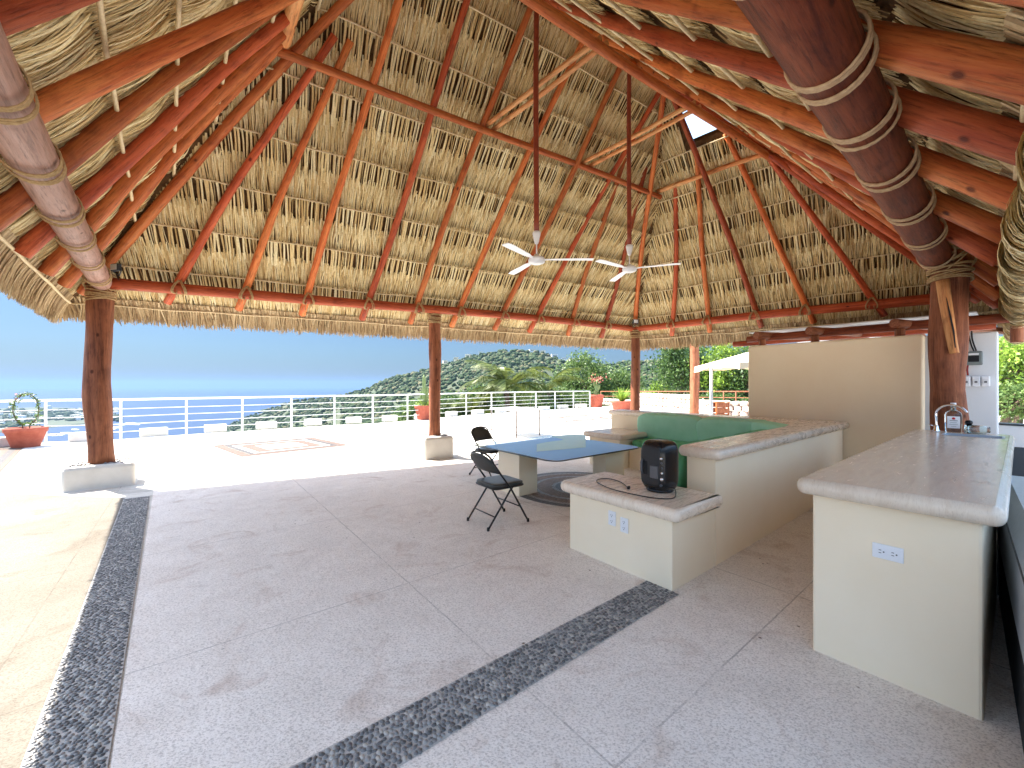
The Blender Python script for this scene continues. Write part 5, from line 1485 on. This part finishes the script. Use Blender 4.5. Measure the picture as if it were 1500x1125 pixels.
# forest on the hills: crowns as one mass
def blob(seed, sub=2):
    bm = bmesh.new(); bmesh.ops.create_icosphere(bm, subdivisions=sub, radius=1)
    for v in bm.verts:
        v.co *= 1 + .42 * noise.noise(v.co * 1.9 + Vector((seed * 9, 0, 0))) + .22 * noise.noise(v.co * 4.5 + Vector((seed * 5, 3, 0)))
    v_ = np.array([v.co[:] for v in bm.verts]); f_ = np.array([[v.index for v in f.verts] for f in bm.faces]); bm.free(); return v_, f_
blobs = [blob(i) for i in range(5)]
rnd = random.Random(3); FV, FF, nn_ = [], [], 0
cnt = 0
while cnt < 15000:
    px = rnd.uniform(300, 1600); D = dist_(px)
    k = rnd.random() ** .8
    r = 90 + (D * 1.03 - 90) * k
    if px < 520 and r < D * .35: continue
    z = ground_z(px, r)
    if z < SEA + 1: continue
    s_ = rnd.uniform(1.7, 4.4) * (0.7 + .5 * min(1, r / 900)) * (1.0 if r > 200 else .6)
    v_, f_ = blobs[rnd.randrange(5)]; a = rnd.uniform(0, 6.28); c, s = math.cos(a), math.sin(a)
    w = v_ * np.array([s_, s_, s_ * rnd.uniform(.7, 1.0)]); w = np.stack([w[:, 0] * c - w[:, 1] * s, w[:, 0] * s + w[:, 1] * c, w[:, 2]], 1) + np.array([(px - 750) / F * r, r, z + s_ * .35])
    FV.append(w); FF.append(f_ + nn_); nn_ += len(w); cnt += 1
M['forest'] = None
m, nt, b = newmat('forest_green'); g = N(nt, 'NewGeometry')
c0 = ramp(nt, g.outputs['Random Per Island'], [(0, (.022, .045, .022)), (.5, (.045, .075, .034)), (.8, (.08, .105, .05)), (1, (.17, .15, .09))])
nz = noise_tex(nt, coords(nt), 1.1, 4, .7); c0 = mixc(nt, .8, c0, ramp(nt, nz, [(.38, (.35, .38, .35)), (.6, (1.2, 1.2, 1.1))]), 'MULTIPLY')
nt.links.new(c0, b.inputs['Base Color']); b.inputs['Roughness'].default_value = .8; b.inputs['Specular IOR Level'].default_value = .1
bump(nt, b, nz, 1.0, 1.2)
fo = link('forest', qmesh('forest', np.concatenate(FV), np.concatenate(FF)), m, smooth=False)
tag(fo, 'dense green forest covering the mountain slopes beyond the terrace', 'forest', kind='stuff')
# houses on the far hill and in the town by the sea
def house(loc, sx, sy, sz, rz, label, group, col):
    t = thing('hillside_house', label, 'house', loc, rz, group)
    box('walls', (-sx / 2, sx / 2, -sy / 2, sy / 2, -2, sz), M[col], t)
    box('flat_roof', (-sx / 2 - .4, sx / 2 + .4, -sy / 2 - .4, sy / 2 + .4, sz, sz + .5), M['block'], t)
    for k in range(3): box('window', (-sx * .36 + k * sx * .26, -sx * .2 + k * sx * .26, -sy / 2 - .15, -sy / 2 - .02, sz * .35, sz * .7), M['dark_metal'], t)
    return t
rnd = random.Random(12)
hp = [(812, 531, 'white'), (826, 534, 'white'), (838, 536, 'cream'), (850, 538, 'white'), (795, 521, 'cream'), (780, 517, 'white'), (704, 521, 'white'), (686, 524, 'cream'), (668, 530, 'cream'), (652, 536, 'cream'), (823, 556, 'white'), (818, 566, 'cream'), (833, 568, 'white')]
for i, (px, py, cl) in enumerate(hp):
    D = dist_(px); r = D * (.99 if py < 545 else .6); z = ground_z(px, r) + 1.5
    house(((px - 750) / F * r, r, z), rnd.uniform(9, 15), 8, rnd.uniform(4, 7), R(rnd.uniform(-25, 25)), 'small pale house among the trees on the far mountain', 'pale houses scattered on the far mountain', 'white_wall' if cl == 'white' else 'plaster')
# a flat wooded spit with the town
V, Q = [], []
sp = [(px, py) for px, py in [(-500, 599), (-200, 598), (0, 599), (60, 597), (100, 598), (130, 599), (165, 603), (178, 609), (165, 617), (120, 622), (60, 628), (0, 634), (-300, 636), (-500, 640)]]
cs = [((px - 750) / F * ((EYE - SEA) * F / (py - HZ)), (EYE - SEA) * F / (py - HZ)) for px, py in sp]
V = [(x, y, SEA - 1) for x, y in cs] + [(cs[0][0] * 0 + x * 1.0 + (-12 if 1 else 0), y, SEA + 4) for x, y in cs]
n_ = len(cs); Q = [(i, (i + 1) % n_, n_ + (i + 1) % n_, n_ + i) for i in range(n_)] + [tuple(range(n_, 2 * n_))]
me = bpy.data.meshes.new('coast_land'); me.from_pydata(V, [], Q); tag(link('coast_land', me, M['hill']), kind='structure')
FV, FF, nn_ = [], [], 0
for i in range(900):
    px = rnd.uniform(-250, 176); py = rnd.uniform(600, 630 if px < 60 else 618)
    r = (EYE - SEA) * F / (py - HZ); s_ = rnd.uniform(7, 13); v_, f_ = blobs[i % 5]
    FV.append(v_ * np.array([s_, s_, s_ * .7]) + np.array([(px - 750) / F * r, r, SEA + 6])); FF.append(f_ + nn_); nn_ += len(v_)
tag(link('coast_trees', qmesh('coast_trees', np.concatenate(FV), np.concatenate(FF)), m), 'tree cover of the low coast by the sea at the left', 'trees', kind='stuff')
for i in range(46):
    px = rnd.uniform(-20, 172); py = rnd.uniform(599.5, 629 if px < 60 else 617); r = (EYE - SEA) * F / (py - HZ)
    house(((px - 750) / F * r, r, SEA + 5), rnd.uniform(14, 30), 14, rnd.uniform(9, 20), R(rnd.uniform(-30, 30)), 'small pale house of the distant town by the sea', 'distant houses of the town by the sea', rnd.choice(['white_wall', 'plaster', 'white_wall']))
# sea
m, nt, b = newmat('sea_water'); v = coords(nt, (1, 1, 1), 'Object')
n1_ = noise_tex(nt, v, .0012, 4, .6, .5); n2_ = noise_tex(nt, coords(nt, (1, 1, 1), 'Object'), .02, 5, .7)
cs_ = mixc(nt, .5, ramp(nt, n1_, [(.3, (.020, .042, .090)), (.7, (.030, .056, .115))]), ramp(nt, n2_, [(.35, (.75, .8, .85)), (.6, (1.1, 1.1, 1.1))]), 'MULTIPLY')
df = N(nt, 'BsdfDiffuse'); nt.links.new(cs_, df.inputs['Color']); gl = N(nt, 'BsdfGlossy', Roughness=.35); mx = N(nt, 'MixShader'); mx.inputs[0].default_value = .05
nt.links.new(df.outputs[0], mx.inputs[1]); nt.links.new(gl.outputs[0], mx.inputs[2]); nt.links.new(mx.outputs[0], nt.nodes['Material Output'].inputs[0])
me = bpy.data.meshes.new('sea'); me.from_pydata([(-30000, -3000, SEA), (30000, -3000, SEA), (30000, 26000, SEA), (-30000, 26000, SEA)], [], [(0, 1, 2, 3)])
tag(link('sea', me, m), kind='structure')
# surf lines
M['surf'] = simple('surf_foam', (.75, .78, .8), None, .9, bstr=0)
V, Q = [], []
for (px, py, w_, h_) in [(78, 637, 9, 1.3), (86, 636.5, 8, 1), (98, 634, 10, .8), (171, 626, 8, .8), (178, 622, 6, .6), (192, 620.5, 10, 1.4), (200, 621.5, 5, .8), (60, 640, 6, 1), (165, 628, 5, .8), (110, 629, 6, .6)]:
    k0 = len(V)
    for j in range(12):
        a = 2 * math.pi * j / 12; q = gp(px + w_ * math.cos(a) * (1 + .4 * noise.noise(Vector((j, px, 0)))), py + h_ * math.sin(a) * (1 + .5 * noise.noise(Vector((j, py, 7)))), SEA + .3); V.append(q)
    Q.append(tuple(range(k0, k0 + 12)))
me = bpy.data.meshes.new('surf'); me.from_pydata(V, [], Q); tag(link('surf', me, M['surf']), kind='structure')

# air
bm = bmesh.new(); add_box(bm, -29000, 29000, -2500, 25500, SEA - 1.0 - 6, 210)
hz = link('haze', bm_mesh('haze', bm)); m = bpy.data.materials.new('haze_air'); m.use_nodes = True; nt = m.node_tree; nt.nodes.clear()
out = nt.nodes.new('ShaderNodeOutputMaterial'); pv = nt.nodes.new('ShaderNodeVolumePrincipled')
pv.inputs['Color'].default_value = (.155, .245, .385, 1); pv.inputs['Density'].default_value = 0.00008; pv.inputs['Anisotropy'].default_value = .2
nt.links.new(pv.outputs[0], out.inputs['Volume']); hz.data.materials.append(m); tag(hz, kind='stuff')
